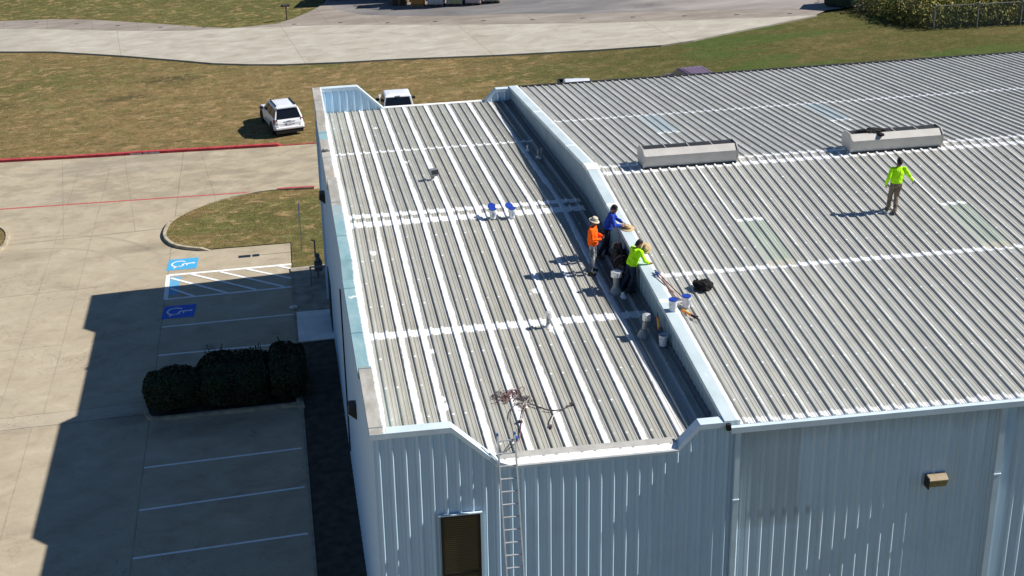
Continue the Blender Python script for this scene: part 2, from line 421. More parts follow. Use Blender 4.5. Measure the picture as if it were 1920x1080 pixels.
# walkway at the wing's foot, entrance pad, mulch bed
walk = struct(sheet('walkway', [(-1.50, 22.85), (0.0, 22.85), (0.0, 30.72), (-1.50, 30.72)], 0.055, M_WALK))
pad = struct(sheet('entrance_pad', [(-1.47, 22.97), (0.0, 22.90), (0.0, 25.75), (-1.47, 25.86)], 0.062, M_PAD))
struct(sheet('mulch_bed', [(-1.50, -40), (0.0, -40), (0.0, 22.84), (-1.50, 22.84)], 0.03, M_SOIL))
mb = MB(); pth = [(-1.53, y, gz(-1.53)) for y in (-40, 0, 15, 22.8, 30.7)]
mb.sweep(pth, [(0.04, -0.05), (0.04, 0.07), (-0.04, 0.07), (-0.04, -0.05)])
struct(mb.build('walk_kerb', M_WALK))

# red kerb with its lettering
mb = MB()
rk = [(x, y, gz(x)) for x, y in kb]
def catmull(pts, n=6):
    out = []
    for i in range(len(pts) - 1):
        p0 = Vector(pts[max(i - 1, 0)]); p1 = Vector(pts[i]); p2 = Vector(pts[i + 1]); p3 = Vector(pts[min(i + 2, len(pts) - 1)])
        for k in range(n):
            t = k / n
            out.append(0.5 * ((2 * p1) + (p2 - p0) * t + (2 * p0 - 5 * p1 + 4 * p2 - p3) * t * t + (3 * p1 - p0 - 3 * p2 + p3) * t * t * t))
    out.append(Vector(pts[-1])); return out
rkc = catmull(rk, 5)
mb.sweep(rkc, [(-0.08, -0.05), (-0.05, 0.15), (0.20, 0.16), (0.24, -0.05)])
e = rkc[-1]
mb.loft([[(e.x, e.y - 0.08, e.z - 0.05), (e.x, e.y - 0.05, e.z + 0.15), (e.x, e.y + 0.20, e.z + 0.16), (e.x, e.y + 0.24, e.z - 0.05)],
         [(e.x + 0.28, e.y - 0.03, e.z - 0.05), (e.x + 0.28, e.y + 0.02, e.z + 0.03), (e.x + 0.28, e.y + 0.15, e.z + 0.03), (e.x + 0.28, e.y + 0.2, e.z - 0.05)]])
redkerb = struct(mb.build('fire_lane_kerb', M_RED))
mb = MB(); mb.sweep([(-1.45, 48.82, gz(-1.4)), (2.5, 48.3, gz(2.5))], [(0.0, -0.05), (0.0, 0.04), (0.12, 0.04), (0.12, -0.05)]); mb.build('red_edge', M_RED, redkerb)
def text_mesh(body, size, mat, parent, mtx, name):
    cu = bpy.data.curves.new(name, 'FONT'); cu.body = body; cu.size = size; cu.align_x = 'CENTER'; cu.align_y = 'CENTER'; cu.extrude = 0.002; cu.offset = size * 0.012
    o = bpy.data.objects.new(name, cu); COL.objects.link(o)
    bpy.context.view_layer.update()
    me = bpy.data.meshes.new_from_object(o.evaluated_get(bpy.context.evaluated_depsgraph_get()))
    COL.objects.unlink(o); bpy.data.objects.remove(o)
    me.materials.clear(); me.materials.append(mat)
    r = bpy.data.objects.new(name, me); COL.objects.link(r); r.parent = parent; r.matrix_world = mtx; return r
tx, ty = -9.35, 50.095
dirx = Vector((kb[2][0] - kb[1][0], kb[2][1] - kb[1][1], GS * (kb[2][0] - kb[1][0]))).normalized()
upv = Vector((0.02, 0.15, 0.985)); upv = (upv - dirx * upv.dot(dirx)).normalized(); nv = dirx.cross(upv)
mt = Matrix((( dirx.x, upv.x, nv.x, tx), (dirx.y, upv.y, nv.y, ty - 0.083), (dirx.z, upv.z, nv.z, gz(tx) + 0.075), (0, 0, 0, 1)))
text_mesh('FIRE LANE - NO PARKING', 0.150, M_LINE, redkerb, mt, 'kerb_lettering')

# grass island with its kerb, and the tip of the next one on the left
isl = [(0.0, 41.05), (-1.93, 41.36), (-3.6, 41.2), (-5.3, 40.55), (-6.6, 39.5), (-7.35, 38.4), (-7.6, 37.2), (-7.55, 36.2), (-7.15, 35.2), (-6.56, 34.6), (-5.72, 34.12)]
ic = catmull([(x, y, gz(x)) for x, y in isl], 4)
mb = MB(); mb.sweep(ic, [(0.0, -0.05), (0.02, 0.15), (0.17, 0.155), (0.17, 0.0)])
e = ic[-1]; mb.loft([[(e.x + 0.0, e.y, e.z - 0.05), (e.x, e.y + 0.02, e.z + 0.15), (e.x + 0.07, e.y + 0.17, e.z + 0.155), (e.x + 0.07, e.y + 0.17, e.z)],
                     [(e.x + 0.45, e.y - 0.12, e.z - 0.02), (e.x + 0.45, e.y - 0.11, e.z + 0.03), (e.x + 0.48, e.y + 0.03, e.z + 0.03), (e.x + 0.48, e.y + 0.03, e.z)]])
struct(mb.build('island_kerb', M_KERB))
mb = MB(); mb.sweep(ic[:5], [(-0.02, 0.0), (-0.02, 0.157), (0.15, 0.16), (0.15, 0.0)]); struct(mb.build('red_island_edge', M_RED))
ins = []
for i, p in enumerate(ic):
    a = ic[max(i - 1, 0)]; b = ic[min(i + 1, len(ic) - 1)]; d = (b - a).normalized(); ins.append((p.x - d.y * 0.16, p.y + d.x * 0.16))
mb = MB()
pts = ins + [(-5.3, 34.16), (-1.44, 33.83), (-1.48, 30.75), (0.0, 30.75), (0.4, 41.0)]
def isl_z(x, y):
    return gz(x) + 0.10 if y > 34.4 and x < -1.6 else gz(x) + 0.05
mb.poly([(x, y, isl_z(x, y)) for x, y in pts])
bmn = mb.build('island_grass', M_LAWN)
bm = bmesh.new(); bm.from_mesh(bmn.data); bmesh.ops.triangulate(bm, faces=bm.faces); bm.to_mesh(bm and bmn.data); bm.free()
struct(bmn)
lis = [(-30, 41.2), (-18.5, 40.95), (-16.8, 40.75), (-15.9, 40.3), (-15.45, 39.5), (-15.25, 38.5), (-15.3, 37.4), (-15.8, 36.6), (-16.8, 36.15), (-18.5, 36.0), (-30, 36.3)]
lc = catmull([(x, y, gz(x)) for x, y in lis], 4)
mb = MB(); mb.sweep(lc, [(0.0, -0.05), (-0.02, 0.15), (-0.17, 0.155), (-0.17, 0.0)]); struct(mb.build('island_kerb', M_KERB))
mb = MB(); ins = []
for i, p in enumerate(lc):
    a = lc[max(i - 1, 0)]; b = lc[min(i + 1, len(lc) - 1)]; d = (b - a).normalized(); ins.append((p.x + d.y * 0.16, p.y - d.x * 0.16, p.z + 0.11))
mb.poly(ins); struct(mb.build('island_grass', M_LAWN))

# painted markings (children of the lot)
def stripe(a, b, w=0.10, mat=M_LINE, name='parking_line', dz=0.018):
    a = Vector(a); b = Vector(b); d = (b - a).normalized(); n = Vector((-d.y, d.x)) * (w / 2)
    mb = MB(); mb.poly([(p.x, p.y, gz(p.x) + dz) for p in (a - n, b - n, b + n, a + n)]); return mb.build(name, mat, lot)
for a, b in (((-7.10, 14.64), (-1.67, 14.62)), ((-7.10, 11.94), (-1.67, 12.07)), ((-7.10, 9.21), (-1.68, 9.32)), ((-7.1, 6.5), (-1.68, 6.6)), ((-7.1, 3.8), (-1.68, 3.9)), ((-7.11, 26.05), (-1.60, 25.78)), ((-7.10, 23.38), (-1.68, 23.04))): stripe(a, b)
stripe((-7.12, 31.60), (-1.50, 31.23), 0.20, name='hatch_line'); stripe((-7.10, 28.90), (-1.49, 28.66), 0.13, name='hatch_line'); stripe((-7.08, 28.85), (-7.11, 31.62), 0.20, name='hatch_line', dz=0.022)
for a, b in (((-6.92, 30.04), (-5.86, 28.88)), ((-6.96, 31.22), (-4.39, 28.80)), ((-6.07, 31.42), (-3.14, 28.80)), ((-4.74, 31.30), (-1.9, 28.75)), ((-3.53, 31.25), (-1.52, 29.55)), ((-2.15, 31.22), (-1.52, 30.68))): stripe(a, b, 0.14, name='hatch_line', dz=0.026)
sheet('red_lane_line', [(-30, 44.88), (-16.45, 43.20), (-1.9, 41.35), (-1.9, 41.47), (-16.45, 43.34), (-30, 45.02)], 0.017, M_REDL, lot)
sheet('worn_blue_patch', [(-7.0, 29.35), (-6.60, 29.3), (-6.5, 31.3), (-7.0, 31.35)], 0.016, M_BLUEW, lot)
def bay(cx, cy, rot, matb, name):
    root_pts = [(-0.69, -0.65), (0.69, -0.65), (0.69, 0.65), (-0.69, 0.65)]
    def wpt(u, v): return (cx + u * cos(rot) - v * sin(rot), cy + u * sin(rot) + v * cos(rot))
    b = sheet(name, [wpt(*p) for p in root_pts], 0.018, matb, lot)
    mb = MB()
    def poly(pts): mb.poly([(*wpt(u, v), gz(wpt(u, v)[0]) + 0.0225) for u, v in pts])
    # symbol: top of the figure towards +u
    poly([(0.50 + 0.075 * cos(2 * pi * k / 14), 0.02 + 0.075 * sin(2 * pi * k / 14)) for k in range(14)])
    def seg(a, c, w):
        a = Vector(a); c = Vector(c); d = (c - a).normalized(); nn = Vector((-d.y, d.x)) * w / 2
        poly([a - nn, c - nn, c + nn, a + nn])
    seg((0.42, 0.02), (0.02, 0.0), 0.10); seg((0.22, 0.0), (0.20, -0.20), 0.06); seg((0.045, 0.02), (0.0, -0.24), 0.09); seg((0.03, -0.22), (-0.36, -0.34), 0.09); seg((-0.36, -0.37), (-0.33, -0.46), 0.07)
    R0, R1 = 0.29, 0.365; c0 = (-0.17, 0.04); a0, a1 = radians(35), radians(285)
    N = 22
    for k in range(N):
        t0 = a0 + (a1 - a0) * k / N; t1 = a0 + (a1 - a0) * (k + 1) / N
        poly([(c0[0] + R0 * cos(t0), c0[1] + R0 * sin(t0)), (c0[0] + R1 * cos(t0), c0[1] + R1 * sin(t0)), (c0[0] + R1 * cos(t1), c0[1] + R1 * sin(t1)), (c0[0] + R0 * cos(t1), c0[1] + R0 * sin(t1))])
    mb.build('wheelchair_symbol', M_LINE, b)
bay(-6.50, 32.76, -0.06, M_BLUEP, 'accessible_bay_marking'); bay(-6.44, 27.44, -0.08, M_BLUED, 'accessible_bay_marking')

# planting bed between the bays
bedp = [(-7.35, 18.7), (-7.2, 18.1), (-6.7, 17.86), (-4.5, 17.76), (-1.75, 17.64), (-1.6, 17.75), (-1.6, 19.6), (-1.6, 21.5), (-1.75, 21.62), (-4.5, 21.75), (-6.5, 21.85), (-7.15, 21.5), (-7.4, 20.6)]
mb = MB(); bp = catmull([(x, y, gz(x)) for x, y in bedp + bedp[:1]], 4)
mb.sweep(bp, [(0.0, -0.05), (0.0, 0.14), (0.15, 0.145), (0.15, 0.0)]); struct(mb.build('bed_kerb', M_KERB))
sheet_o = sheet('bed_soil', bedp, 0.09, M_SOIL); struct(sheet_o)
# ================================================================= building materials
def siding(name, rgb, dirt=0.25, seed=0, dark_left=None):
    n = NT(name, 0.45, 0.0, 0.4)
    x, y, z = n.xyz()
    run = n.noise((6, 6, 0.25), 5, 0.7, (seed, 0, 0))
    big = n.noise((0.5, 0.5, 0.6), 4, 0.6, (seed, 3, 0))
    c = n.mix(n.mul(n.ss(run, 0.45, 0.75), dirt), rgb, tuple(v * 0.55 for v in (rgb[0] * 1.05, rgb[1], rgb[2] * 0.93)))
    c = n.mix(n.mul(n.ss(big, 0.5, 0.72), dirt * 0.8), c, tuple(v * 0.72 for v in rgb))
    if dark_left:                                     # one replaced run of sheets, dulled, and grime below the gutter
        a = n.mul(n.band(x, (dark_left[0] + dark_left[1]) / 2, (dark_left[1] - dark_left[0]) / 2, 0.03), 0.35)
        a = n.mul(a, n.ss(z, 4.9, 5.1))
        c = n.mix(a, c, tuple(v * 0.55 for v in (rgb[0] * 1.05, rgb[1], rgb[2] * 0.9)))
        g = n.mul(n.ss(n.add(z, n.mul(run, 0.9)), 7.6, 8.2), 0.45)
        c = n.mix(g, c, tuple(v * 0.5 for v in rgb))
        sp = n.mul(n.band(z, 5.35, 0.10, 0.12), n.ss(n.math('PINGPONG', n.sub(x, 9.7), 0.15), 0.08, 0.03))
        c = n.mix(n.mul(n.mul(sp, n.ss(x, 10.9, 10.6)), 0.5), c, tuple(v * 0.4 for v in rgb))
    n.color(c); n.rough(n.lin(run, 0.3, 0.7, 0.35, 0.6))
    n.bump(n.noise((1.6, 1.6, 0.5), 3), 0.12, 0.05)
    return n.m
M_WALLL = siding('wing_siding', (0.455, 0.61, 0.735), 0.30, 0)
M_WALLR = siding('warehouse_siding', (0.56, 0.68, 0.765), 0.38, 5, (8.78, 10.30))
M_WALLS = siding('side_siding', (0.45, 0.62, 0.76), 0.2, 9)
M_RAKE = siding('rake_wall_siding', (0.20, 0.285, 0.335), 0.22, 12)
M_TRIM = simple('trim_paint', (0.53, 0.63, 0.69), 0.4, var=0.06, scale=2, spec=0.4)
M_GUTW = simple('gutter_white', (0.74, 0.74, 0.72), 0.45, var=0.10, scale=3)
M_GALV = simple('galvanised_strip', (0.37, 0.36, 0.335), 0.6, 0.0, var=0.12, scale=3)
M_DARK = simple('dark_gap', (0.015, 0.015, 0.017), 0.8)
M_BRONZE = simple('bronze_frame', (0.022, 0.019, 0.016), 0.45)

def coping_left_mat():
    n = NT('weathered_coping', 0.5, spec=0.35)
    x, y, z = n.xyz()
    f = n.noise((3, 1.2, 3), 5, 0.65)
    beige = n.mix(n.ss(f, 0.35, 0.65), (0.30, 0.285, 0.25), (0.42, 0.405, 0.37))
    tan = n.mul(n.ss(n.vor((0.9, 0.45, 1), (0.2, 0.3, 0)), 0.34, 0.1), 0.45)
    beige = n.mix(tan, beige, (0.34, 0.27, 0.19))
    teal = n.mix(n.ss(f, 0.3, 0.7), (0.17, 0.305, 0.34), (0.265, 0.395, 0.42))
    ym = n.add(y, n.mul(n.sub(f, 0.5), 0.8))
    m = n.mx(n.band(ym, 9.27, 5.93, 0.05), n.band(ym, 24.4, 0.5, 0.1))
    c = n.mix(m, beige, teal)
    c = n.mix(n.mul(n.ss(ym, 13.2, 15.5), n.mul(n.ss(y, 15.2, 15.1), 0.6)), c, (0.36, 0.37, 0.35))
    # butt joints every 3 m and the sealant along the roof edge
    j = n.band(n.math('PINGPONG', n.add(n.sub(y, 3.33), 30.6), 1.53), 0.0, 0.03, 0.015)
    c = n.mix(n.mul(j, 0.75), c, (0.06, 0.11, 0.13))
    xe = n.add(x, n.mul(n.sub(n.noise((2, 5, 2), 4, 0.7), 0.5), 0.10))
    c = n.mix(n.mul(n.ss(xe, 0.235, 0.275), 0.9), c, (0.74, 0.75, 0.74))
    loop = n.mul(n.band(ym, 8.8, 0.05, 0.03), 0.8)
    c = n.mix(n.mul(loop, n.ss(x, 0.0, 0.05)), c, (0.74, 0.75, 0.74))
    n.color(c); return n.m
M_COPL = coping_left_mat()
def coping_right_mat():
    n = NT('pale_blue_coping', 0.42, spec=0.4)
    x, y, z = n.xyz()
    f = n.noise((2, 1.0, 2), 5, 0.6)
    c = n.mix(n.ss(f, 0.3, 0.7), (0.42, 0.505, 0.535), (0.505, 0.585, 0.61))
    sp = n.ss(n.vor((2.2, 0.8, 2), (0.2, 0.3, 0)), 0.12, 0.05)
    c = n.mix(n.mul(sp, 0.6), c, (0.72, 0.74, 0.74))
    j = n.band(n.math('PINGPONG', n.add(n.sub(y, 5.75), 30.5), 3.05), 0.0, 0.10, 0.02)
    c = n.mix(n.mul(j, 0.8), c, (0.74, 0.76, 0.76))
    xe = n.add(x, n.mul(n.sub(n.noise((2, 4, 2), 4, 0.7), 0.5), 0.10))
    c = n.mix(n.mul(n.ss(xe, 8.66, 8.70), 0.9), c, (0.77, 0.78, 0.77))
    n.color(c); return n.m
M_COPR = coping_right_mat()

def roof_mat(left):
    n = NT('wing_roof_metal' if left else 'warehouse_roof_metal', 0.5, 0.0, 0.35)
    x, y, z = n.xyz()
    run = n.noise((9, 0.35, 1), 5, 0.7, (0 if left else 40, 0, 0))
    run2 = n.noise((24, 0.9, 1), 4, 0.7, (7, 0, 0))
    mot = n.noise((2.2, 1.1, 1), 5, 0.7, (3, 9, 0))
    if left: base = n.ramp(n.add(n.mul(run, 0.55), n.mul(mot, 0.45)), [(0.30, (0.265, 0.255, 0.213)), (0.5, (0.35, 0.342, 0.298)), (0.7, (0.41, 0.406, 0.37))])
    else: base = n.ramp(n.add(n.mul(run, 0.55), n.mul(mot, 0.45)), [(0.30, (0.305, 0.298, 0.262)), (0.5, (0.395, 0.392, 0.358)), (0.7, (0.465, 0.466, 0.44))])
    # sheet to sheet: every third rib starts a sheet of slightly different shade
    k = n.math('FLOOR', n.mul(n.sub(x, 0.0 if left else 8.86), 1 / (3 * P)))
    wn_ = n.t.nodes.new('ShaderNodeTexWhiteNoise'); wn_.noise_dimensions = '1D'; n.t.links.new(k, wn_.inputs['W'])
    base = n.mix(n.mul(n.sub(wn_.outputs['Value'], 0.35), 0.35), base, (0.27, 0.285, 0.285) if left else (0.285, 0.30, 0.295))
    base = n.mix(n.mul(n.ss(run2, 0.55, 0.75), 0.3), base, (0.15, 0.138, 0.112))
    white = (0.80, 0.80, 0.79)
    if left:                                           # shade of the rake wall painted darker into the valley
        valley_shade = n.ss(n.add(x, n.mul(n.sub(mot, 0.5), 0.5)), 7.05, 7.6)
        base = n.mix(n.mul(n.mul(valley_shade, n.ss(y, 2.0, 9.0)), 0.82), base, (0.075, 0.073, 0.068))
        white = n.mix(n.mul(valley_shade, 0.5), white, (0.42, 0.42, 0.41))
    scf = n.ss(n.noise((2.6, 2.6, 1), 6, 0.75, (33, 3, 0), 0.8), 0.56, 0.70)
    base = n.mix(n.mul(scf, 0.22), base, (0.17, 0.155, 0.125))
    e1 = n.sub(n.noise((5, 3.2, 1), 5, 0.75, (1, 2, 0)), 0.5)
    e2 = n.sub(n.noise((1.2, 0.55, 1), 3, 0.6, (8, 2, 0)), 0.5)
    rib = n.math('PINGPONG', x if left else n.sub(x, 8.91), P / 2)      # distance to the nearest rib line
    if left:
        b1 = n.math('PINGPONG', n.sub(x, 1.86 + 0.055), 3 * P / 2)
        wdt = n.add(0.086, n.add(n.mul(e1, 0.12), n.mul(e2, 0.13)))
        m = n.mul(n.ss(n.sub(b1, wdt), 0.014, -0.014), n.ss(x, 1.5, 1.55))
        b2 = n.math('ABSOLUTE', n.sub(x, 1.25 + 0.05)); m = n.mx(m, n.ss(n.sub(b2, n.add(wdt, -0.01)), 0.014, -0.014))
        b3 = n.sub(x, n.add(0.46, n.add(n.mul(e1, 0.10), n.mul(e2, 0.05)))); m = n.mx(m, n.ss(b3, 0.014, -0.014))
        b4 = n.math('ABSOLUTE', n.sub(x, 8.02)); m = n.mx(m, n.mul(n.ss(n.sub(b4, n.add(0.05, n.mul(e1, 0.06))), 0.03, -0.02), 0.38))
        for cy, hw, x1 in ((22.70, 0.105, 8.1), (14.88, 0.17, 8.2), (14.20, 0.21, 8.2), (6.66, 0.19, 8.3)):
            dl = n.math('ABSOLUTE', n.sub(y, cy)); m = n.mx(m, n.mul(n.ss(n.sub(dl, n.add(hw, n.mul(e1, 0.13))), 0.02, -0.02), n.ss(x, x1 + 0.02, x1 - 0.02)))
        for px, py, pr in ((2.05, 5.6, 0.10), (1.95, 2.7, 0.16), (2.0, 3.1, 0.10), (3.0, 21.0, 0.12), (2.3, 26.4, 0.10), (1.0, 12.0, 0.1), (5.5, 8.6, 0.13), (5.6, 6.2, 0.2)):
            ddx = n.sub(x, px); ddy = n.sub(y, py); dd = n.math('SQRT', n.add(n.mul(ddx, ddx), n.mul(n.mul(ddy, ddy), 0.5)))
            m = n.mx(m, n.ss(n.sub(dd, n.add(pr, n.mul(e1, 0.3))), 0.02, -0.02))
        yd = n.math('PINGPONG', n.sub(y, 0.75), 0.76); dr = 0.034
    else:
        b1 = n.math('PINGPONG', n.sub(x, 8.91 + 2 * P + 0.035), 3 * P / 2)
        wdt = n.add(0.021, n.add(n.mul(e1, 0.05), n.mul(e2, 0.05)))
        m = n.ss(n.sub(b1, wdt), 0.010, -0.008)
        for cy, hw in ((7.33, 0.105), (22.4, 0.10), (14.90, 0.11), (14.36, 0.13)):
            dl = n.math('ABSOLUTE', n.sub(y, cy)); m = n.mx(m, n.ss(n.sub(dl, n.add(hw, n.mul(e1, 0.09))), 0.02, -0.02))
        for cx, y0, y1, hw in ((12.02, 10.3, 14.3, 0.035), (18.53, 10.3, 14.3, 0.035), (12.02, 15.0, 19.2, 0.03), (18.53, 15.0, 19.2, 0.05)):
            m = n.mx(m, n.mul(n.band(x, cx, n.add(hw, n.mul(e1, 0.06)), 0.012), n.band(y, (y0 + y1) / 2, (y1 - y0) / 2, 0.05)))
        eav = n.sub(y, n.add(0.14, n.mul(e1, 0.5))); m = n.mx(m, n.mul(n.ss(eav, 0.03, -0.03), 0.75))
        m = n.mx(m, n.mul(n.ss(n.sub(x, n.add(8.82, n.mul(e1, 0.12))), 0.02, -0.02), 0.9))
        yd = n.math('PINGPONG', n.sub(y, 0.9), 0.76); dr = 0.028
    jit = n.mul(n.sub(n.noise((3.3, 0.7, 1), 2, 0.5, (9, 9, 0)), 0.5), 0.16)
    ddy = n.add(yd, n.mul(jit, 0.25))
    dd = n.math('SQRT', n.add(n.mul(rib, rib), n.mul(ddy, ddy)))
    some = n.ss(n.noise((1.7, 0.9, 1), 2, 0.5, (2, 7, 0)), 0.40, 0.56)
    dots = n.mul(n.ss(n.sub(dd, n.add(dr, n.mul(e1, 0.07))), 0.012, -0.012), some)
    m = n.mx(m, dots)
    if left:                                           # dull halo of primer beside the white coats
        halo = n.mul(n.ss(n.sub(b1, n.add(0.135, n.mul(e1, 0.12))), 0.02, -0.03), n.mul(n.ss(x, 1.5, 1.55), 0.45))
        base = n.mix(halo, base, (0.33, 0.345, 0.35))
    else:
        tr = n.mul(n.band(yd, 0.0, n.add(0.05, n.mul(e1, 0.08)), 0.02), 0.25)
        base = n.mix(tr, base, (0.40, 0.42, 0.42))
    shade = n.lin(n.noise((7, 7, 1), 4, 0.7, (5, 5, 0)), 0.3, 0.7, 0.86, 1.0)
    c = n.mix(n.mul(m, shade), base, white)
    n.color(c)
    n.bump(n.add(n.mul(m, 0.6), n.mul(n.noise((3, 1.2, 1), 3), 0.7)), 0.25, 0.012)
    n.rough(n.lin(run, 0.3, 0.7, 0.42, 0.62))
    return n.m
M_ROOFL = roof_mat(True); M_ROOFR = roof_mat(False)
def skylight_mat():
    n = NT('skylight_fibreglass', 0.4, spec=0.4)
    x, y, z = n.xyz()
    f = n.noise((3, 0.6, 1), 4, 0.6)
    near = n.ss(y, HD + 0.1, HD - 0.1)
    a = n.mix(n.ss(f, 0.3, 0.7), (0.345, 0.385, 0.32), (0.41, 0.445, 0.38))
    b = n.mix(n.ss(f, 0.3, 0.7), (0.37, 0.42, 0.42), (0.44, 0.49, 0.49))
    c = n.mix(near, b, a)
    c = n.mix(n.band(n.add(y, n.mul(f, 0.1)), 7.55, 0.20, 0.02), c, (0.47, 0.45, 0.37))
    c = n.mix(n.mx(n.band(n.add(y, n.mul(f, 0.08)), 10.40, 0.12, 0.02), n.band(n.add(y, n.mul(f, 0.08)), 19.25, 0.12, 0.02)), c, (0.78, 0.79, 0.78))
    n.color(c); return n.m
M_SKY = skylight_mat()

# ================================================================= geometry of ribbed sheets
def roof_profile(x0, x1, first, h=0.045, top=0.025, foot=0.046, minor=True):
    pts = [(x0, 0.0)]
    k = math.ceil((x0 - first + 0.06) / P)
    while first + k * P < x1 - 0.06:
        c = first + k * P
        pts += [(c - foot, 0), (c - top, h), (c + top, h), (c + foot, 0)]
        if minor:
            for m in (0.108, 0.202):
                if c + m + 0.02 < x1: pts += [(c + m - 0.016, 0), (c + m - 0.007, 0.009), (c + m + 0.007, 0.009), (c + m + 0.016, 0)]
        k += 1
    pts.append((x1, 0.0)); return pts
def roof_sheet(name, x0, x1, first, zf, ys, mat, parent, dz=0.0, thick=0.05):
    prof = roof_profile(x0, x1, first); mb = MB()
    secs = [[(x, y, zf(y) + d + dz) for x, d in prof] for y in ys]
    mb.loft(secs, caps=False, closed=False)
    lo = [[(x, y, zf(y) + dz - thick) for x in (x0, x1)] for y in ys]
    mb.loft(lo, caps=False, closed=False)
    for yi in (0, -1):                                  # closed ends at the eaves
        y = ys[yi]
        for (xa, da), (xb, db) in zip(prof, prof[1:]): mb.quad((xa, y, zf(y) + dz - thick), (xb, y, zf(y) + dz - thick), (xb, y, zf(y) + db + dz), (xa, y, zf(y) + da + dz))
    o = mb.build(name, mat, parent)
    return o
def wall_ribs(x0, x1, kinks, h=0.035, top=0.012, foot=0.060, start=0.06, minor=True):
    xs = {x0: 0.0, x1: 0.0}
    k = 0
    while True:
        c = start + k * P; k += 1
        if c > x1 - 0.05: break
        if c < x0 + 0.05: continue
        for dx, d in ((-foot, 0), (-top, h), (top, h), (foot, 0)): xs[c + dx] = d
        if minor:
            for m in (0.105, 0.205):
                if c + m + 0.02 < x1:
                    for dx, d in ((-0.016, 0), (-0.006, 0.007), (0.006, 0.007), (0.016, 0)): xs[c + m + dx] = d
    pts = sorted(xs.items())
    for kx in kinks:
        for (a, da), (b, db) in zip(pts, pts[1:]):
            if a < kx < b: pts.append((kx, da + (db - da) * (kx - a) / (b - a))); pts.sort(); break
    return pts
def wall_y(name, x0, x1, topf, kinks, bot, y, sgn, mat, parent, rows=1, wave=0.0, start=0.06, seed=0):
    """ribbed wall standing in the plane y, ribs towards sgn*y"""
    pts = wall_ribs(x0, x1, kinks, start=start); mb = MB(); secs = []
    for r in range(rows + 1):
        t = r / rows; row = []
        for x, d in pts:
            zt = topf(x); z = bot + (zt - bot) * t
            w = wave * (noise.noise(Vector((x * 0.42, z * 0.30, seed))) + 0.5 * noise.noise(Vector((x * 1.1, z * 0.75, seed + 3)))) if wave else 0.0
            row.append((x, y + sgn * (d + w), z))
        secs.append(row)
    mb.loft(secs, caps=False, closed=False); return mb.build(name, mat, parent, fix=False)
def interp(pts, x):
    for (a, za), (b, zb) in zip(pts, pts[1:]):
        if a <= x <= b: return za + (zb - za) * (x - a) / (b - a)
    return pts[0][1] if x < pts[0][0] else pts[-1][1]
def coping_x(name, path, y0, y1, th, mat, parent):      # along x
    mb = MB(); mb.loft([[(x, y0, z - th), (x, y1, z - th), (x, y1, z), (x, y0, z)] for x, z in path]); return mb.build(name, mat, parent)
def coping_y(name, path, x0, x1, th, mat, parent):
    mb = MB(); mb.loft([[(x0, y, z - th), (x1, y, z - th), (x1, y, z), (x0, y, z)] for y, z in path]); return mb.build(name, mat, parent)

# ================================================================= the low wing
office = empty('office_wing', (0, 0, 0), 0, 'white ribbed low metal wing whose roof is striped with wide white coating bands', 'building')
ZP, Z2 = 8.575, 8.035
fprof = [(-0.05, ZP), (1.83, ZP), (2.92, ZE), (7.29, ZE), (7.776, Z2), (8.62, Z2)]
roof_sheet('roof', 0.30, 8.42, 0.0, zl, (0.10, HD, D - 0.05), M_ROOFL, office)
ftop = lambda x: interp(fprof, x) - 0.05
wall_y('front_wall', 0.0, 8.66, ftop, (1.83, 2.92, 7.29, 7.776), -0.6, 0.0, -1, M_WALLL, office, rows=34, wave=0.007, start=0.12, seed=2)
wall_y('rear_wall', 0.0, 8.42, ftop, (1.83, 2.92, 7.29, 7.776), -0.6, D, 1, M_WALLL, office, rows=1, start=0.12)
wall_y('rear_parapet_face', 0.26, 8.42, lambda x: interp(fprof, x) - 0.06, (1.83, 2.92, 7.29, 7.776), 7.40, D - 0.20, -1, M_WALLS, office, rows=2, wave=0.004, start=0.12, seed=5)
wall_y('front_parapet_back', 0.26, 2.9, lambda x: interp(fprof, x) - 0.06, (1.83,), 7.40, 0.22, 1, M_WALLS, office, rows=1, start=0.12)
# stepped parapet on the long left side
lprof = [(-0.05, ZP), (3.44, ZP), (3.95, 8.12), (10.05, 8.12), (10.57, ZP), (18.07, ZP), (18.53, 8.12), (25.77, 8.12), (26.28, ZP), (D + 0.05, ZP)]
def wall_x(name, y0, y1, topf, kinks, bot, x, sgn, mat, parent, start=0.1, minor=True):
    pts = wall_ribs(y0, y1, kinks, start=start, minor=minor); mb = MB(); secs = []
    for t in (0, 0.5, 1): secs.append([(x + sgn * d, y, bot + (topf(y) - bot) * t) for y, d in pts])
    mb.loft(secs, caps=False, closed=False); return mb.build(name, mat, parent, fix=False)
wall_x('side_wall', 0.0, D, lambda y: interp(lprof, y) - 0.05, [p[0] for p in lprof[1:-1]], -0.6, 0.0, -1, M_WALLS, office)
mb = MB(); mb.loft([[(0.28, y, 7.3), (0.28, y, interp(lprof, y) - 0.05)] for y in [max(0.0, min(D, p[0])) for p in lprof]], caps=False, closed=False); mb.build('side_parapet_back', M_WALLS, office)
coping_y('side_coping', lprof, -0.07, 0.31, 0.15, M_COPL, office)
coping_x('front_coping', [(0.315, ZP + 0.004), (1.83, ZP + 0.004), (2.95, ZE + 0.02)], -0.056, 0.25, 0.14, M_TRIM, office)
coping_x('front_corner_coping', [(-0.075, ZP + 0.006), (0.312, ZP + 0.006)], -0.062, -0.052, 0.15, M_TRIM, office)
coping_x('front_coping', [(7.26, ZE + 0.02), (7.776, Z2 + 0.004), (8.60, Z2 + 0.004)], -0.056, 0.25, 0.14, M_TRIM, office)
coping_x('rear_coping', [(0.315, ZP + 0.004), (1.83, ZP + 0.004), (2.95, ZE + 0.02)], D - 0.24, D + 0.06, 0.14, M_TRIM, office)
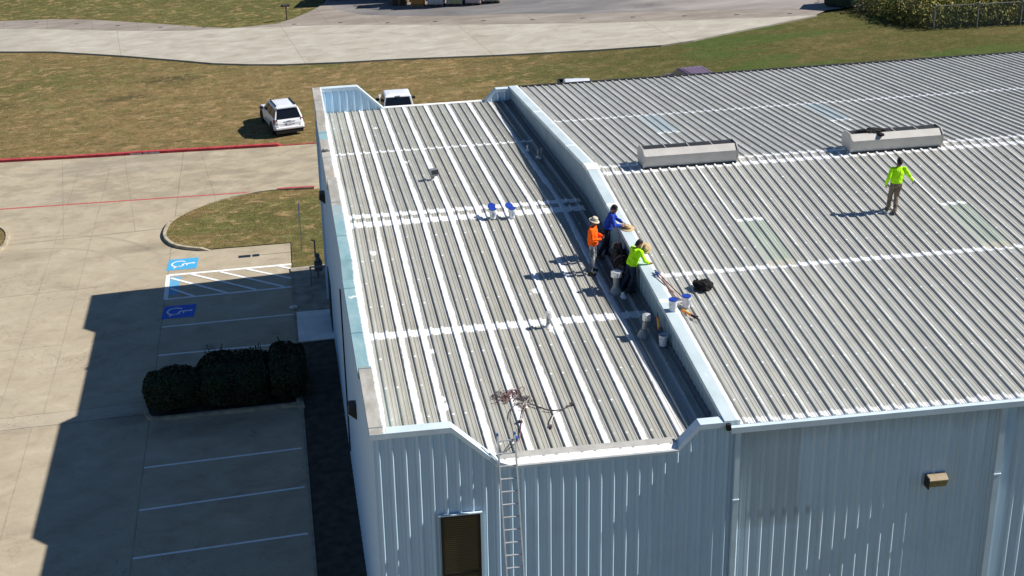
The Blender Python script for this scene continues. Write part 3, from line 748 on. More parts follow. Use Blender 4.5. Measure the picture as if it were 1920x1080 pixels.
coping_x('rear_coping', [(7.26, ZE + 0.02), (7.776, Z2 + 0.004), (8.36, Z2 + 0.004)], D - 0.24, D + 0.06, 0.14, M_TRIM, office)
coping_x('rear_eave_trim', [(2.952, ZE + 0.05), (7.258, ZE + 0.05)], D - 0.14, D + 0.1, 0.15, M_GUTW, office)
# eave trim: white sloping flashing over the wall head, galvanised strip over the sheet ends
def eave_piece(name, sec, mat): 
    mb = MB(); mb.loft([[(x, y, ZE + z) for y, z in sec] for x in (2.955, 7.255)]); return mb.build(name, mat, office)
eave_piece('eave_flashing', [(-0.062, -0.075), (-0.050, -0.040), (0.125, 0.050), (0.125, 0.020), (-0.02, -0.08)], M_GUTW)
eave_piece('eave_strip', [(0.128, 0.052), (0.36, 0.070), (0.36, 0.03), (0.128, 0.02)], M_GALV)
mb = MB(); mb.box(2.955, 7.255, -0.056, -0.04, ZE - 0.15, ZE - 0.08); mb.build('eave_drip', M_TRIM, office)
# window in the front wall
mb = MB()
wx0, wx1, wz0, wz1 = 1.50, 2.45, 3.55, 6.21
mb.box(wx0, wx0 + 0.06, -0.085, 0.02, wz0, wz1); mb.box(wx1 - 0.06, wx1, -0.085, 0.02, wz0, wz1)
mb.box(wx0 + 0.06, wx1 - 0.06, -0.083, 0.02, wz1 - 0.06, wz1); mb.box(wx0 + 0.06, wx1 - 0.06, -0.083, 0.02, wz0, wz0 + 0.06); mb.box(wx0 + 0.06, wx1 - 0.06, -0.080, 0.02, 4.52, 4.60)
win = mb.build('window', M_BRONZE, office)
mb = MB(); mb.box(wx0 - 0.05, wx1 + 0.05, -0.10, -0.03, wz1 + 0.003, wz1 + 0.035); mb.box(wx1 + 0.003, wx1 + 0.04, -0.09, -0.02, wz0, wz1); mb.build('head_trim', M_TRIM, win)
def blind_mat():
    n = NT('window_blind', 0.35, spec=0.5)
    x, y, z = n.xyz()
    s = n.math('PINGPONG', z, 0.028)
    c = n.mix(n.ss(s, 0.006, 0.022), (0.026, 0.021, 0.013), (0.085, 0.068, 0.040))
    c = n.mix(n.mul(n.ss(n.noise((1.2, 1, 0.8), 3), 0.4, 0.6), 0.35), c, (0.06, 0.05, 0.035))
    n.color(c); n.rough(0.25); return n.m
mb = MB(); mb.box(wx0 + 0.061, wx1 - 0.061, -0.058, -0.044, wz0 + 0.061, 4.519); mb.box(wx0 + 0.061, wx1 - 0.061, -0.058, -0.044, 4.601, wz1 - 0.061); mb.build('blind', blind_mat(), win)
# trim strips and openings down the left side
for y0, y1, z0, z1 in ((13.0, 13.14, 0.6, 6.5),):
    mb = MB(); mb.box(-0.075, -0.003, y0, y1, z0, z1); mb.build('dark_joint_strip', M_BRONZE, office)
mb = MB(); mb.box(-0.07, -0.002, 23.5, 25.3, 0.05, 2.2); dr_ = mb.build('entrance_door', M_BRONZE, office)
mb = MB(); mb.box(-0.078, -0.071, 23.6, 24.36, 0.15, 2.1); mb.box(-0.078, -0.071, 24.44, 25.2, 0.15, 2.1); mb.build('pane', M_DARK, dr_)
for y in (26.7,):
    mb = MB(); mb.box(-0.12, -0.002, y, y + 0.10, 0.1, 8.0); mb.build('downspout', M_WALLS, office)
# small capped conduit on the coping
mb = MB(); mb.box(-0.04, 0.24, 22.35, 22.50, 8.122, 8.19); mb.box(0.02, 0.18, 22.30, 22.55, 8.19, 8.24); mb.build('coping_saddle', M_GALV, office)

# ================================================================= the warehouse
wh = empty('warehouse', (8.42, 0, 0), 0, 'large grey ribbed metal warehouse with pale green skylight panels and a pale blue stepped edge', 'building')
def whp(o): o.parent = wh; o.location = (-8.42, 0, 0); return o
XR = 39.0
whp(roof_sheet('roof', 8.74, XR, 8.91, zr, (-0.06, HD, D + 0.06), M_ROOFR, None))
wtop = lambda x: ZR - 0.08
whp(wall_y('front_wall', 8.66, XR, wtop, (), -0.6, 0.0, -1, M_WALLR, None, rows=30, wave=0.008, start=8.80, seed=9))
whp(wall_y('rear_wall', 8.42, XR, wtop, (), -0.6, D, 1, M_WALLR, None, rows=1, start=8.80))
mb = MB(); mb.loft([[(XR - 0.02, y, -0.6), (XR - 0.02, y, zr(y) - 0.05)] for y in (0, HD, D)], caps=False, closed=False); whp(mb.build('end_wall', M_WALLR))
# rake wall rising over the wing's roof
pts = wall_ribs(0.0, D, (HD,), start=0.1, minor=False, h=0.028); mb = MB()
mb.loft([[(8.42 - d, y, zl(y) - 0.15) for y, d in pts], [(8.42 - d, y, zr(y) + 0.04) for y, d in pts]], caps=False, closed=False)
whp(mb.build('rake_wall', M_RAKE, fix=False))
whp(coping_y('rake_coping', [(-0.05, zr(0) + 0.105), (HD, zr(HD) + 0.105), (D + 0.05, zr(D) + 0.105)], 8.372, 8.76, 0.13, M_COPR, None))
mb = MB(); mb.loft([[(8.36, y, z - 0.13), (8.80, y, z - 0.13), (8.80, y, z), (8.36, y, z)] for y, z in ((HD - 0.34, zr(HD) + 0.085), (HD, zr(HD) + 0.118), (HD + 0.34, zr(HD) + 0.085))]); whp(mb.build('ridge_saddle', M_GUTW))
mb = MB(); mb.loft([[(8.30, y, zl(y) + 0.02), (8.388, y, zl(y) + 0.10), (8.388, y, zl(y) - 0.02)] for y in (0.3, HD, D - 0.25)]); whp(mb.build('base_flashing', simple('valley_flashing', (0.10, 0.11, 0.12), 0.6)))
mb = MB(); mb.box(8.50, XR, -0.195, -0.065, ZR - 0.165, ZR - 0.012); g2 = whp(mb.build('gutter', M_TRIM))
mb = MB(); mb.box(8.50, XR, -0.063, -0.02, ZR - 0.12, ZR - 0.055); whp(mb.build('eave_closure', M_DARK))
mb = MB(); mb.box(8.80, XR, D + 0.062, D + 0.22, ZR - 0.15, ZR + 0.045); whp(mb.build('rear_gutter', M_BRONZE))
mb = MB(); mb.box(8.40, 8.498, -0.16, -0.06, ZR - 0.1, ZR + 0.06); whp(mb.build('gutter_end', M_DARK))
for x, w, bx in ((8.70, 0.12, 0.0), (15.36, 0.15, 0.0)):
    mb = MB(); mb.box(x - w / 2, x + w / 2, -0.150, -0.052, -0.5, ZR - 0.17)
    d = whp(mb.build('downspout', M_TRIM))
    mb = MB(); mb.box(x - w / 2 - 0.02, x + w / 2 + 0.02, -0.175, -0.045, 5.9, 5.94); b_ = mb.build('strap', M_TRIM); b_.parent = d
mb = MB(); mb.box(15.44, 15.72, -0.052, -0.04, -0.5, ZR - 0.2); whp(mb.build('pilaster_trim', M_WALLL))
def skylight(x0, y0, y1):
    prof = roof_profile(x0, x0 + 3 * P, 8.91); ys = [y0, y1]; mb = MB()
    mb.loft([[(x, y, zr(y) + d + 0.006) for x, d in prof] for y in ys], caps=False, closed=False)
    return whp(mb.build('skylight_panel', M_SKY))
for x0, y0, y1 in ((12.01, 7.33, 10.42), (18.52, 7.33, 10.42), (12.01, 19.12, 22.3), (18.52, 19.12, 22.3)): skylight(x0 + 0.02, y0, y1)

# ================================================================= ridge ventilators, vent pipes, wall lamps
M_VENT = simple('vent_sheet', (0.47, 0.45, 0.42), 0.55, var=0.08, scale=2)
M_VENTE = simple('vent_end', (0.42, 0.40, 0.37), 0.55, var=0.08, scale=2)
M_VTOP = simple('vent_throat', (0.02, 0.021, 0.024), 0.7)
def ridge_vent(x0, label):
    L = 3.16; t = empty('ridge_ventilator', (x0, HD - 0.05, zr(HD)), 0, label, 'roof ventilator', 'ridge ventilators on the warehouse roof')
    # octagonal drum section with an open dark throat on top
    sec = [(-0.34, 0.02), (-0.345, 0.06), (-0.43, 0.43), (-0.20, 0.61), (-0.20, 0.57), (0.20, 0.57), (0.20, 0.61), (0.43, 0.43), (0.345, 0.06), (0.34, 0.02)]
    mb = MB(); mb.loft([[(x, y, z) for y, z in sec] for x in (0.02, L - 0.02)], caps=False); mb.build('housing', M_VENT, t)
    mb = MB(); mb.box(0.03, L - 0.03, -0.195, 0.195, 0.574, 0.587); th = mb.build('throat', M_VTOP, t)
    for k in (1, 2, 3):
        mb = MB(); mb.box(L * k / 4 - 0.012, L * k / 4 + 0.012, -0.198, 0.198, 0.588, 0.606); mb.build('throat_rib', M_VENT, t)
    for x in (0.0, L):
        mb = MB(); s = [(-0.30, -0.05), (-0.44, 0.19), (-0.44, 0.47), (-0.21, 0.64), (0.21, 0.64), (0.44, 0.47), (0.44, 0.19), (0.30, -0.05)]
        mb.loft([[(x - 0.018, y, z) for y, z in s], [(x + 0.018, y, z) for y, z in s]]); mb.build('end_plate', M_VENTE, t)
    mb = MB(); mb.box(0.03, L - 0.03, -0.40, 0.40, -0.07, 0.02); mb.build('base_skirt', M_VTOP, t)
    return t
ridge_vent(10.24, 'grey ridge ventilator standing alone nearer the stepped blue edge'); ridge_vent(17.33, 'grey ridge ventilator with a dark jacket draped over its top')
M_PIPE = simple('galvanised_pipe', (0.25, 0.26, 0.265), 0.5, 0.3, var=0.2, scale=9)
M_PIPEW = simple('white_coated_pipe', (0.66, 0.67, 0.66), 0.6, var=0.1)
M_CAP = simple('vent_cap_metal', (0.58, 0.59, 0.58), 0.35, 0.4, var=0.1, scale=9)
def pipe_vent(x, y, h, r, label, cap=True, cone=False, lean=(0, 0), capr=1.7, pm=None):
    t = empty('vent_pipe', (x, y, zl(y)), 0, label, 'vent pipe', 'vent pipes on the wing roof')
    mb = MB(); top = Vector((lean[0], lean[1], h)); mb.tube([(0, 0, -0.05), top * 0.5, top], r, 14); mb.build('pipe', pm or M_PIPE, t, smooth=False)
    mb = MB(); mb.lathe([(r * 2.4, -0.02), (r * 2.3, 0.02), (r * 1.15, 0.10 if not cone else 0.20), (r * 1.01, 0.13 if not cone else 0.24)], n=18); mb.build('flashing', M_PIPEW if not cone else M_PIPE, t)
    if cap:
        mb = MB(); c = top + Vector((0, 0, 0.0)); R = r * capr
        mb.lathe([(R, -0.09), (R, 0.05), (R * 0.96, 0.065), (R * 0.5, 0.085), (0.01, 0.09)], c, 18); cp = mb.build('cap', M_CAP, t)
        for k in range(3):
            a = k * 2.1; mb = MB(); mb.box(R * cos(a) - 0.008 + c.x, R * cos(a) + 0.008 + c.x, R * sin(a) - 0.008 + c.y, R * sin(a) + 0.008 + c.y, c.z - 0.13, c.z - 0.02)
            mb.build('cap_strap', M_PIPE, cp)
    return t
pipe_vent(5.39, 6.32, 0.42, 0.055, 'capped steel vent pipe standing on the near white cross band of the wing roof')
pipe_vent(7.82, 5.36, 0.60, 0.075, 'tall capped vent pipe on a cone flashing beside the open bucket in shade', cone=True, lean=(0.10, 0.02), capr=1.5)
pipe_vent(7.74, 8.05, 0.62, 0.09, 'thick capped flue pipe in front of the black gear heap', cone=True, capr=1.75)
pipe_vent(7.86, 7.72, 0.17, 0.045, 'short white pipe stub beside the boots of the man in green', cap=False, pm=M_PIPEW)
pipe_vent(7.62, 21.30, 0.24, 0.035, 'thin pipe stub farthest back in the shade of the stepped wall', cap=False, pm=M_PIPEW)
t = pipe_vent(7.82, 20.20, 0.34, 0.05, 'pair of joined pipe stubs in the shade at the back of the wing roof', cap=False)
mb = MB(); mb.tube([(0.13, 0.02, -0.05), (0.13, 0.02, 0.40)], 0.045, 12); mb.build('pipe', M_PIPE, t)
# slotted hood vent at the back of the wing
t = empty('hood_vent', (3.69, 18.43, zl(18.43)), 0.25, 'slotted grey hood vent on a bent pipe at the back of the striped roof', 'vent pipe', 'vent pipes on the wing roof')
mb = MB(); mb.tube([(0, 0, -0.05), (0, 0, 0.12), (0.05, 0, 0.20)], 0.05, 12); mb.build('pipe', M_PIPE, t)
mb = MB(); mb.loft([[(-0.08, -0.08, 0.16), (0.14, -0.08, 0.16), (0.14, 0.08, 0.16), (-0.08, 0.08, 0.16)], [(-0.10, -0.10, 0.24), (0.16, -0.10, 0.24), (0.16, 0.10, 0.24), (-0.10, 0.10, 0.24)], [(-0.10, -0.10, 0.42), (0.16, -0.10, 0.42), (0.16, 0.10, 0.42), (-0.10, 0.10, 0.42)]]); hd = mb.build('hood', M_PIPE, t)
mb = MB()
for k in range(4): mb.box(-0.085 + k * 0.065, -0.045 + k * 0.065, -0.112, -0.101, 0.25, 0.41)
mb.build('slot', M_VTOP, hd)
mb = MB(); mb.lathe([(0.13, -0.02), (0.12, 0.015), (0.055, 0.07)], n=16); mb.build('flashing', M_PIPEW, t)

M_LAMPB = simple('lamp_bronze', (0.32, 0.25, 0.16), 0.4, var=0.1); M_LAMPD = simple('lamp_dark', (0.03, 0.028, 0.026), 0.5); M_LENS = simple('lamp_lens', (0.26, 0.20, 0.07), 0.25, var=0.2, scale=12)
t = empty('wall_lamp', (13.80, -0.036, 5.90), 0, 'bronze wall lamp with amber lens on the sunless warehouse front wall', 'wall lamp')
mb = MB(); mb.loft([[(-0.24, -0.02, 0.02), (-0.24, -0.02, 0.17), (-0.24, -0.10, 0.17), (-0.24, -0.24, 0.09), (-0.24, -0.24, 0.06)], [(0.24, -0.02, 0.02), (0.24, -0.02, 0.17), (0.24, -0.10, 0.17), (0.24, -0.24, 0.09), (0.24, -0.24, 0.06)]]); mb.build('housing', M_LAMPB, t)
mb = MB(); mb.loft([[(-0.23, -0.03, -0.17), (-0.23, -0.03, 0.018), (-0.23, -0.225, 0.058), (-0.23, -0.215, -0.02), (-0.23, -0.13, -0.16)], [(0.23, -0.03, -0.17), (0.23, -0.03, 0.018), (0.23, -0.225, 0.058), (0.23, -0.215, -0.02), (0.23, -0.13, -0.16)]]); mb.build('lens', M_LENS, t)
mb = MB(); mb.box(-0.27, -0.242, -0.24, 0.0, -0.15, 0.16); mb.build('side_plate', M_LAMPD, t)
def side_lamp(y, z, label):
    t = empty('wall_lamp', (-0.036, y, z), 0, label, 'wall lamp', 'dark wall lamps on the left wall')
    mb = MB(); mb.loft([[(0, -0.20, -0.22), (0, 0.20, -0.22), (0, 0.20, 0.20), (0, -0.20, 0.20)], [(-0.24, -0.20, -0.02), (-0.24, 0.20, -0.02), (-0.20, 0.20, 0.20), (-0.20, -0.20, 0.20)]]); mb.build('housing', M_LAMPD, t)
    mb = MB(); mb.loft([[(-0.02, -0.17, -0.225), (-0.02, 0.17, -0.225), (-0.02, 0.17, -0.25), (-0.02, -0.17, -0.25)], [(-0.225, -0.17, -0.045), (-0.225, 0.17, -0.045), (-0.24, 0.17, -0.075), (-0.24, -0.17, -0.075)]]); mb.build('lens', M_PIPEW, t)
side_lamp(23.1, 6.05, 'dark wedge wall lamp high on the left wall near its far end')
side_lamp(6.95, 5.45, 'dark wedge wall lamp high on the left wall near the front corner')
# ================================================================= ladder
M_ALU = simple('ladder_aluminium', (0.48, 0.49, 0.50), 0.4, 0.35, var=0.12, scale=10)
M_BLUECAP = simple('blue_plastic_cap', (0.02, 0.07, 0.22), 0.5)
lad = empty('extension_ladder', (3.13, -2.49, 0.05), 0, 'aluminium extension ladder leaning on the low eave of the white wing', 'ladder')
a = Vector((0, 0, 0.0)); b = Vector((0, 2.58, 8.12)); dl = (b - a).normalized(); nl = Vector((0, -dl.z, dl.y))
def rail(x, off, s0, s1, nm):
    mb = MB(); M = Matrix(((1, 0, 0, x), (0, dl.y, nl.y, off * nl.y), (0, dl.z, nl.z, off * nl.z), (0, 0, 0, 1)))
    mb.box(-0.016, 0.016, s0, s1, -0.04, 0.04, M); return mb.build(nm, M_ALU, lad)
Ltot = (b - a).length
for x in (-0.205, 0.205):
    rail(x, 0.0, 2.9, Ltot, 'rail'); rail(x * 1.12, -0.07, 0.0, 4.9, 'rail')
k = 0
s = Ltot - 0.13
while s > 3.0:
    mb = MB(); c = a + dl * s; mb.tube([(-0.205, c.y, c.z), (0.205, c.y, c.z)], 0.019, 8); mb.build('rung', M_ALU, lad); s -= 0.305
s = 0.3
while s < 4.8:
    mb = MB(); c = a + dl * s + nl * -0.07; mb.tube([(-0.23, c.y, c.z), (0.23, c.y, c.z)], 0.019, 8); mb.build('rung', M_ALU, lad); s += 0.305
for x in (-0.205, 0.205):
    mb = MB(); c = a + dl * (Ltot + 0.02); mb.box(x - 0.025, x + 0.025, c.y - 0.035, c.y + 0.035, c.z - 0.05, c.z + 0.03); mb.build('rail_cap', M_BLUECAP, lad)

# ================================================================= tangle of ropes and harness on the roof
M_ROPEK = simple('black_cord', (0.07, 0.055, 0.06), 0.8, var=0.3, scale=30); M_ROPER = simple('dark_red_webbing', (0.17, 0.09, 0.09), 0.8, var=0.3, scale=30)
M_ROPEW = simple('pale_rope', (0.50, 0.46, 0.42), 0.8, var=0.2, scale=30); M_BLUEK = simple('blue_buckle', (0.03, 0.08, 0.30), 0.5)
rt = empty('rope_tangle', (3.75, 2.4, zl(2.4)), 0, 'tangled black red and pale safety ropes lying on the roof above the ladder', 'rope')
rnd = random.Random(3)
def on_roof(x, y, h): return (x - 3.75, y - 2.4, zl(y) + h - zl(2.4))
def curl(cx, cy, R, N, mat, r, nm, seed):
    q = random.Random(seed); pts = []
    ph = q.uniform(0, 6); 
    for i in range(N):
        t = i / N * 6.28 * 2.4
        rr = R * (0.65 + 0.35 * sin(1.7 * t + ph))
        pts.append((cx + rr * cos(t + ph) + 0.10 * sin(2.3 * t + ph), cy + rr * 1.25 * sin(t * 1.13 + ph) + 0.08 * cos(3.1 * t), 0.05 + 0.035 * sin(3 * t + ph)))
    mb = MB(); mb.tube([on_roof(*p) for p in catmull(pts, 3)], r, 6); mb.build(nm, mat, rt)
for i, (cx, cy, R, m) in enumerate(((3.42, 2.95, 0.16, M_ROPEK), (3.55, 2.80, 0.20, M_ROPER), (3.72, 3.00, 0.17, M_ROPEK), (3.85, 2.95, 0.20, M_ROPER), (3.90, 2.60, 0.20, M_ROPEK), (4.0, 2.45, 0.16, M_ROPEW), (4.10, 2.62, 0.17, M_ROPEK))):
    curl(cx, cy, R, 26, m, 0.0065 if m is not M_ROPER else 0.009, 'rope_coil', i + 4)
def line(pts, mat, r, nm):
    mb = MB(); mb.tube([on_roof(*p) for p in catmull(pts, 5)], r, 6); mb.build(nm, mat, rt)
line([(4.10, 2.45, 0.05), (4.30, 2.25, 0.06), (4.50, 2.05, 0.06), (4.75, 1.98, 0.06), (4.95, 2.05, 0.06), (5.15, 2.20, 0.06)], M_ROPEK, 0.016, 'rope')
line([(4.75, 2.0, 0.04), (4.62, 1.80, 0.05), (4.50, 1.55, 0.06), (4.45, 1.35, 0.06)], M_ROPEW, 0.014, 'rope')
line([(3.85, 2.55, 0.05), (3.62, 2.2, 0.05), (3.52, 1.8, 0.06), (3.50, 1.35, 0.06), (3.46, 0.9, 0.06), (3.38, 0.35, 0.30), (3.35, 0.24, 0.42)], M_ROPEK, 0.011, 'rope')
line([(4.02, 2.4, 0.05), (3.85, 1.9, 0.05), (3.72, 1.4, 0.06), (3.60, 0.9, 0.06), (3.42, 0.35, 0.30), (3.35, 0.22, 0.40)], M_ROPER, 0.012, 'rope')
for x, y, m in ((3.74, 1.62, M_ROPEK), (4.43, 1.28, M_ROPEK), (3.52, 0.92, M_BLUEK), (5.16, 2.22, M_ROPEK), (4.08, 2.66, M_ROPEK), (3.60, 2.90, M_ROPER)):
    mb = MB(); mb.box(-0.035, 0.035, -0.05, 0.05, 0.02, 0.09, Matrix.Translation(on_roof(x, y, 0.0)) @ Matrix.Rotation(x * 7, 4, 'Z')); mb.build('buckle', m, rt)

# ================================================================= buckets
M_PAIL = simple('white_pail', (0.66, 0.67, 0.69), 0.4, var=0.08, scale=10); M_LID = simple('blue_lid', (0.014, 0.050, 0.32), 0.4, var=0.12, scale=10)
M_PRINT = simple('pail_print', (0.30, 0.36, 0.42), 0.5, var=0.4, scale=25); M_COATW = simple('wet_white_coating', (0.78, 0.78, 0.77), 0.3)
def pail(loc, label, lid=True, extra=False, group='paint buckets on the roofs', rz=0.0):
    t = empty('bucket', loc, rz, label, 'bucket', group); t.scale = (0.80, 0.80, 0.88)
    mb = MB(); mb.lathe([(0.125, 0.0), (0.150, 0.33), (0.158, 0.335), (0.158, 0.365), (0.148, 0.366), (0.142, 0.34), (0.12, 0.05), (0.01, 0.045)], n=24); mb.build('pail', M_PAIL, t, smooth=False)
    mb = MB()
    for k in range(8):
        a0 = -1.9 + k * 0.16; a1 = a0 + 0.16
        mb.quad((0.1345 * cos(a0), 0.1345 * sin(a0), 0.09), (0.1345 * cos(a1), 0.1345 * sin(a1), 0.09), (0.148 * cos(a1), 0.148 * sin(a1), 0.26), (0.148 * cos(a0), 0.148 * sin(a0), 0.26))
    mb.build('print', M_PRINT, t)
    hp = [(0.156 * cos(pi * k / 10), 0.156 * sin(pi * k / 10) + 0.0, 0.30 - 0.13 * sin(pi * k / 10)) for k in range(11)]
    mb = MB(); mb.tube(hp, 0.004, 5); mb.build('handle', M_PIPE, t)
    if lid:
        mb = MB(); mb.lathe([(0.160, 0.352), (0.163, 0.385), (0.150, 0.390), (0.145, 0.380), (0.01, 0.380)], n=24); mb.build('lid', M_LID, t)
    else:
        mb = MB(); mb.lathe([(0.139, 0.20), (0.139, 0.205), (0.01, 0.206)], n=20); mb.build('dark_disc', simple('dark_inside', (0.06, 0.065, 0.07), 0.6), t)  # dark disc across the inside of an open pail
    if extra:
        M = Matrix.Translation((-0.01, 0.235, 0.40)) @ Matrix.Rotation(radians(24), 4, 'X')
        mb = MB(); mb.lathe([(0.150, -0.018), (0.162, -0.014), (0.163, 0.018), (0.150, 0.022), (0.145, 0.010), (0.01, 0.010)], n=24, M=M); mb.build('open_lid', M_LID, t)
        mb = MB(); mb.box(-0.035, 0.035, 0.06, 0.18, -0.004, 0.004, Matrix.Translation((0, 0.05, 0.385))); mb.build('lid_hinge', M_LID, t)
    return t
pail((5.08, 13.86, zl(13.86) + 0.035), 'white bucket with two blue lids on the ridge band, the one farther from the workers', extra=True)
pail((5.70, 13.80, zl(13.8) + 0.035), 'white bucket with two blue lids on the ridge band, the one nearer the workers', extra=True, rz=0.3)
pail((9.04, 5.46, zr(5.46) + 0.035), 'white bucket with blue lid standing on the warehouse roof beside the red poles', rz=0.4)
pail((8.60, 5.20, zr(5.2) + 0.112), 'white bucket with blue lid standing on the pale blue wall coping', rz=1.2)
pail((8.22, 4.75, zl(4.75) + 0.035), 'open white bucket, dark inside, in the shade at the foot of the blue wall', lid=False, rz=0.9)

# ================================================================= poles, caulk guns, bags, jacket
M_POLE = simple('red_brown_pole', (0.24, 0.095, 0.06), 0.5, var=0.2); M_ORANGE = simple('orange_plastic', (0.62, 0.16, 0.02), 0.45, var=0.15); M_YEL = simple('sealant_yellow', (0.72, 0.42, 0.06), 0.5)
M_BLK = simple('black_cloth', (0.012, 0.011, 0.012), 0.9, var=0.3, scale=12, bump=0.6); M_BLUEH = simple('blue_handle', (0.02, 0.05, 0.22), 0.5); M_FUZZ = simple('roller_nap', (0.55, 0.56, 0.58), 0.9)
def pole(x0, y0, x1, y1, label, mat, roll=True):
    p0 = Vector((x0, y0, zr(y0) + 0.16)); p1 = Vector((x1, y1, zr(y1) + 0.06))
    t = empty('roller_pole', tuple(p0), 0, label, 'pole', 'roller poles by the buckets')
    mb = MB(); mb.tube([(0, 0, 0), tuple(p1 - p0)], 0.016, 8); mb.build('shaft', mat, t)
    d = (p1 - p0).normalized()
    mb = MB(); mb.tube([-d * 0.22, -d * 0.02], 0.024, 8); mb.build('grip', M_BLUEH, t)
    mb = MB(); c = p1 - p0 + Vector((0.02, -0.02, 0.0)); mb.tube([c + Vector((-0.10, -0.03, 0)), c + Vector((0.10, 0.03, 0))], 0.026, 8); mb.build('roller', M_FUZZ, t)
pole(8.74, 7.15, 9.10, 5.85, 'red brown roller pole lying across the coping, outer one of two', M_POLE)
pole(8.70, 7.02, 8.93, 5.72, 'red brown roller pole lying nearer the blue wall, inner one of two', M_POLE)
def caulk(loc, rz, rx, label, hmat):
    t = empty('caulk_gun', loc, 0, label, 'caulking gun', 'orange caulking guns')
    t.rotation_euler = (rx, 0, rz)
    mb = MB(); mb.tube([(0, 0, 0), (0, 0.36, 0)], 0.036, 10); mb.build('barrel', M_ORANGE, t)
    mb = MB(); mb.tube([(0, 0.05, 0.012), (0, 0.30, 0.012)], 0.030, 10); mb.build('cartridge', M_YEL, t)
    mb = MB(); mb.tube([(0, 0.36, 0), (0, 0.50, 0)], [0.014, 0.004], 8); mb.build('nozzle', M_BLK, t)
    mb = MB(); mb.box(-0.02, 0.02, -0.16, 0.0, -0.03, 0.03); mb.tube([(0, -0.04, 0), (0.02, -0.07, -0.02), (0.13, -0.13, -0.02)], 0.018, 6); mb.tube([(0, -0.16, 0), (0, -0.34, 0)], 0.010, 6); mb.build('handle', hmat, t)
caulk((9.03, 4.92, zr(4.92) + 0.085), radians(28), radians(5), 'orange caulking gun with black handle lying on the warehouse roof', M_BLK)
caulk((8.22, 5.18, zl(5.2) + 0.28), radians(-4), radians(52), 'orange caulking gun with blue handle leaning in the shade of the wall', M_BLUEH)

def lump(name, c, r, seed, mat, parent=None, n=40, m=24, rough=0.28, sharp=2.2, zflat=True):
    mb = MB(); secs = []
    for j in range(1, m):
        t = pi * j / m; row = []
        for k in range(n):
            p = 2 * pi * k / n
            v = Vector((sin(t) * cos(p), sin(t) * sin(p), -cos(t)))
            f = 1 + rough * (noise.noise(v * sharp + Vector((seed, 0, 0))) + 0.6 * noise.noise(v * sharp * 2.3 + Vector((0, seed, 0))) + 0.35 * abs(noise.noise(v * sharp * 5 + Vector((0, 0, seed)))))
            q = (c[0] + r[0] * v.x * f, c[1] + r[1] * v.y * f, max(c[2] + r[2] * v.z * f, 0.0 if zflat else -9))
            row.append(q)
        secs.append(row)
    mb.loft(secs); return mb.build(name, mat, parent)
t = empty('black_bag', (9.82, 6.35, zr(6.35) + 0.03), 0.15, 'black cloth bag slumped alone on the warehouse roof', 'bag')
lump('body', (0, 0, 0.10), (0.24, 0.20, 0.17), 3, M_BLK, t); lump('flap', (-0.16, 0.16, 0.12), (0.11, 0.09, 0.12), 8, M_BLK, t, 20, 12)
mb = MB(); mb.tube(catmull([(-0.22, 0.02, 0.06), (-0.33, -0.02, 0.02), (-0.30, -0.14, 0.02), (-0.2, -0.12, 0.05)], 4), 0.014, 6); mb.build('strap', M_BLK, t)
t = empty('gear_heap', (8.12, 8.78, zl(8.8)), 0, 'heap of black backpacks and bags piled against the blue wall between the workers', 'bags')
M_BLK2 = simple('black_nylon', (0.016, 0.015, 0.018), 0.55, var=0.4, scale=8, bump=0.6, spec=0.5)
lump('backpack', (0.06, 0.85, 0.40), (0.20, 0.20, 0.43), 5, M_BLK2, t); lump('bag', (0.08, 0.40, 0.34), (0.22, 0.34, 0.37), 15, M_BLK, t); lump('bag', (0.0, -0.05, 0.22), (0.22, 0.32, 0.26), 25, M_BLK2, t); lump('bag', (-0.08, -0.42, 0.13), (0.17, 0.2, 0.15), 35, M_BLK, t)
M_GREY = simple('grey_webbing', (0.07, 0.068, 0.07), 0.7, var=0.3)
for pts in ([(-0.16, 0.40, 0.48), (-0.08, 0.24, 0.68), (0.10, 0.2, 0.72)], [(-0.16, 0.78, 0.55), (-0.12, 0.86, 0.80), (0.04, 0.92, 0.86)]):
    mb = MB(); mb.tube(catmull(pts, 5), 0.02, 6); mb.build('strap', M_GREY, t)
t = empty('dark_jacket', (18.25, HD - 0.06, zr(HD) + 0.60), 0, 'dark crumpled jacket thrown over the ridge ventilator behind the walking man', 'jacket')
lump('body', (0, 0, 0.03), (0.36, 0.20, 0.055), 41, M_BLK, t, 36, 14, 0.5, 2.5, zflat=False); lump('sleeve', (0.10, -0.28, -0.03), (0.10, 0.17, 0.05), 44, M_BLK, t, 20, 12, 0.4, 2.5, zflat=False); lump('sleeve', (-0.42, 0.02, 0.05), (0.20, 0.07, 0.04), 47, M_BLK, t, 20, 12, 0.4, 2.5, zflat=False)

# ================================================================= road sign, mailbox, gas meter, splash block
M_POST = simple('grey_post', (0.30, 0.30, 0.29), 0.6); M_SIGNF = simple('sign_blue_face', (0.03, 0.14, 0.42), 0.5)
gx, gy = -0.98, 32.69
t = empty('parking_sign', (gx, gy, gz(gx)), 0, 'thin steel post with two small parking signs seen edge on at the grass edge', 'sign')
mb = MB(); mb.box(-0.022, 0.022, -0.018, 0.018, -0.1, 2.42); mb.build('post', M_POST, t)
mb = MB(); mb.box(-0.034, -0.024, -0.15, 0.15, 1.96, 2.42); mb.build('sign_plate', M_SIGNF, t)
mb = MB(); mb.box(-0.034, -0.024, -0.15, 0.15, 1.62, 1.88); mb.build('sign_plate', M_SIGNF, t)
t = empty('mailbox', (-0.35, 80.27, gz(-0.35)), 0.3, 'small dark mailbox on a post at the far roadside grass', 'mailbox')
mb = MB(); mb.box(-0.045, 0.045, -0.045, 0.045, -0.1, 1.05); mb.build('post', simple('weathered_post', (0.07, 0.05, 0.035), 0.9), t)
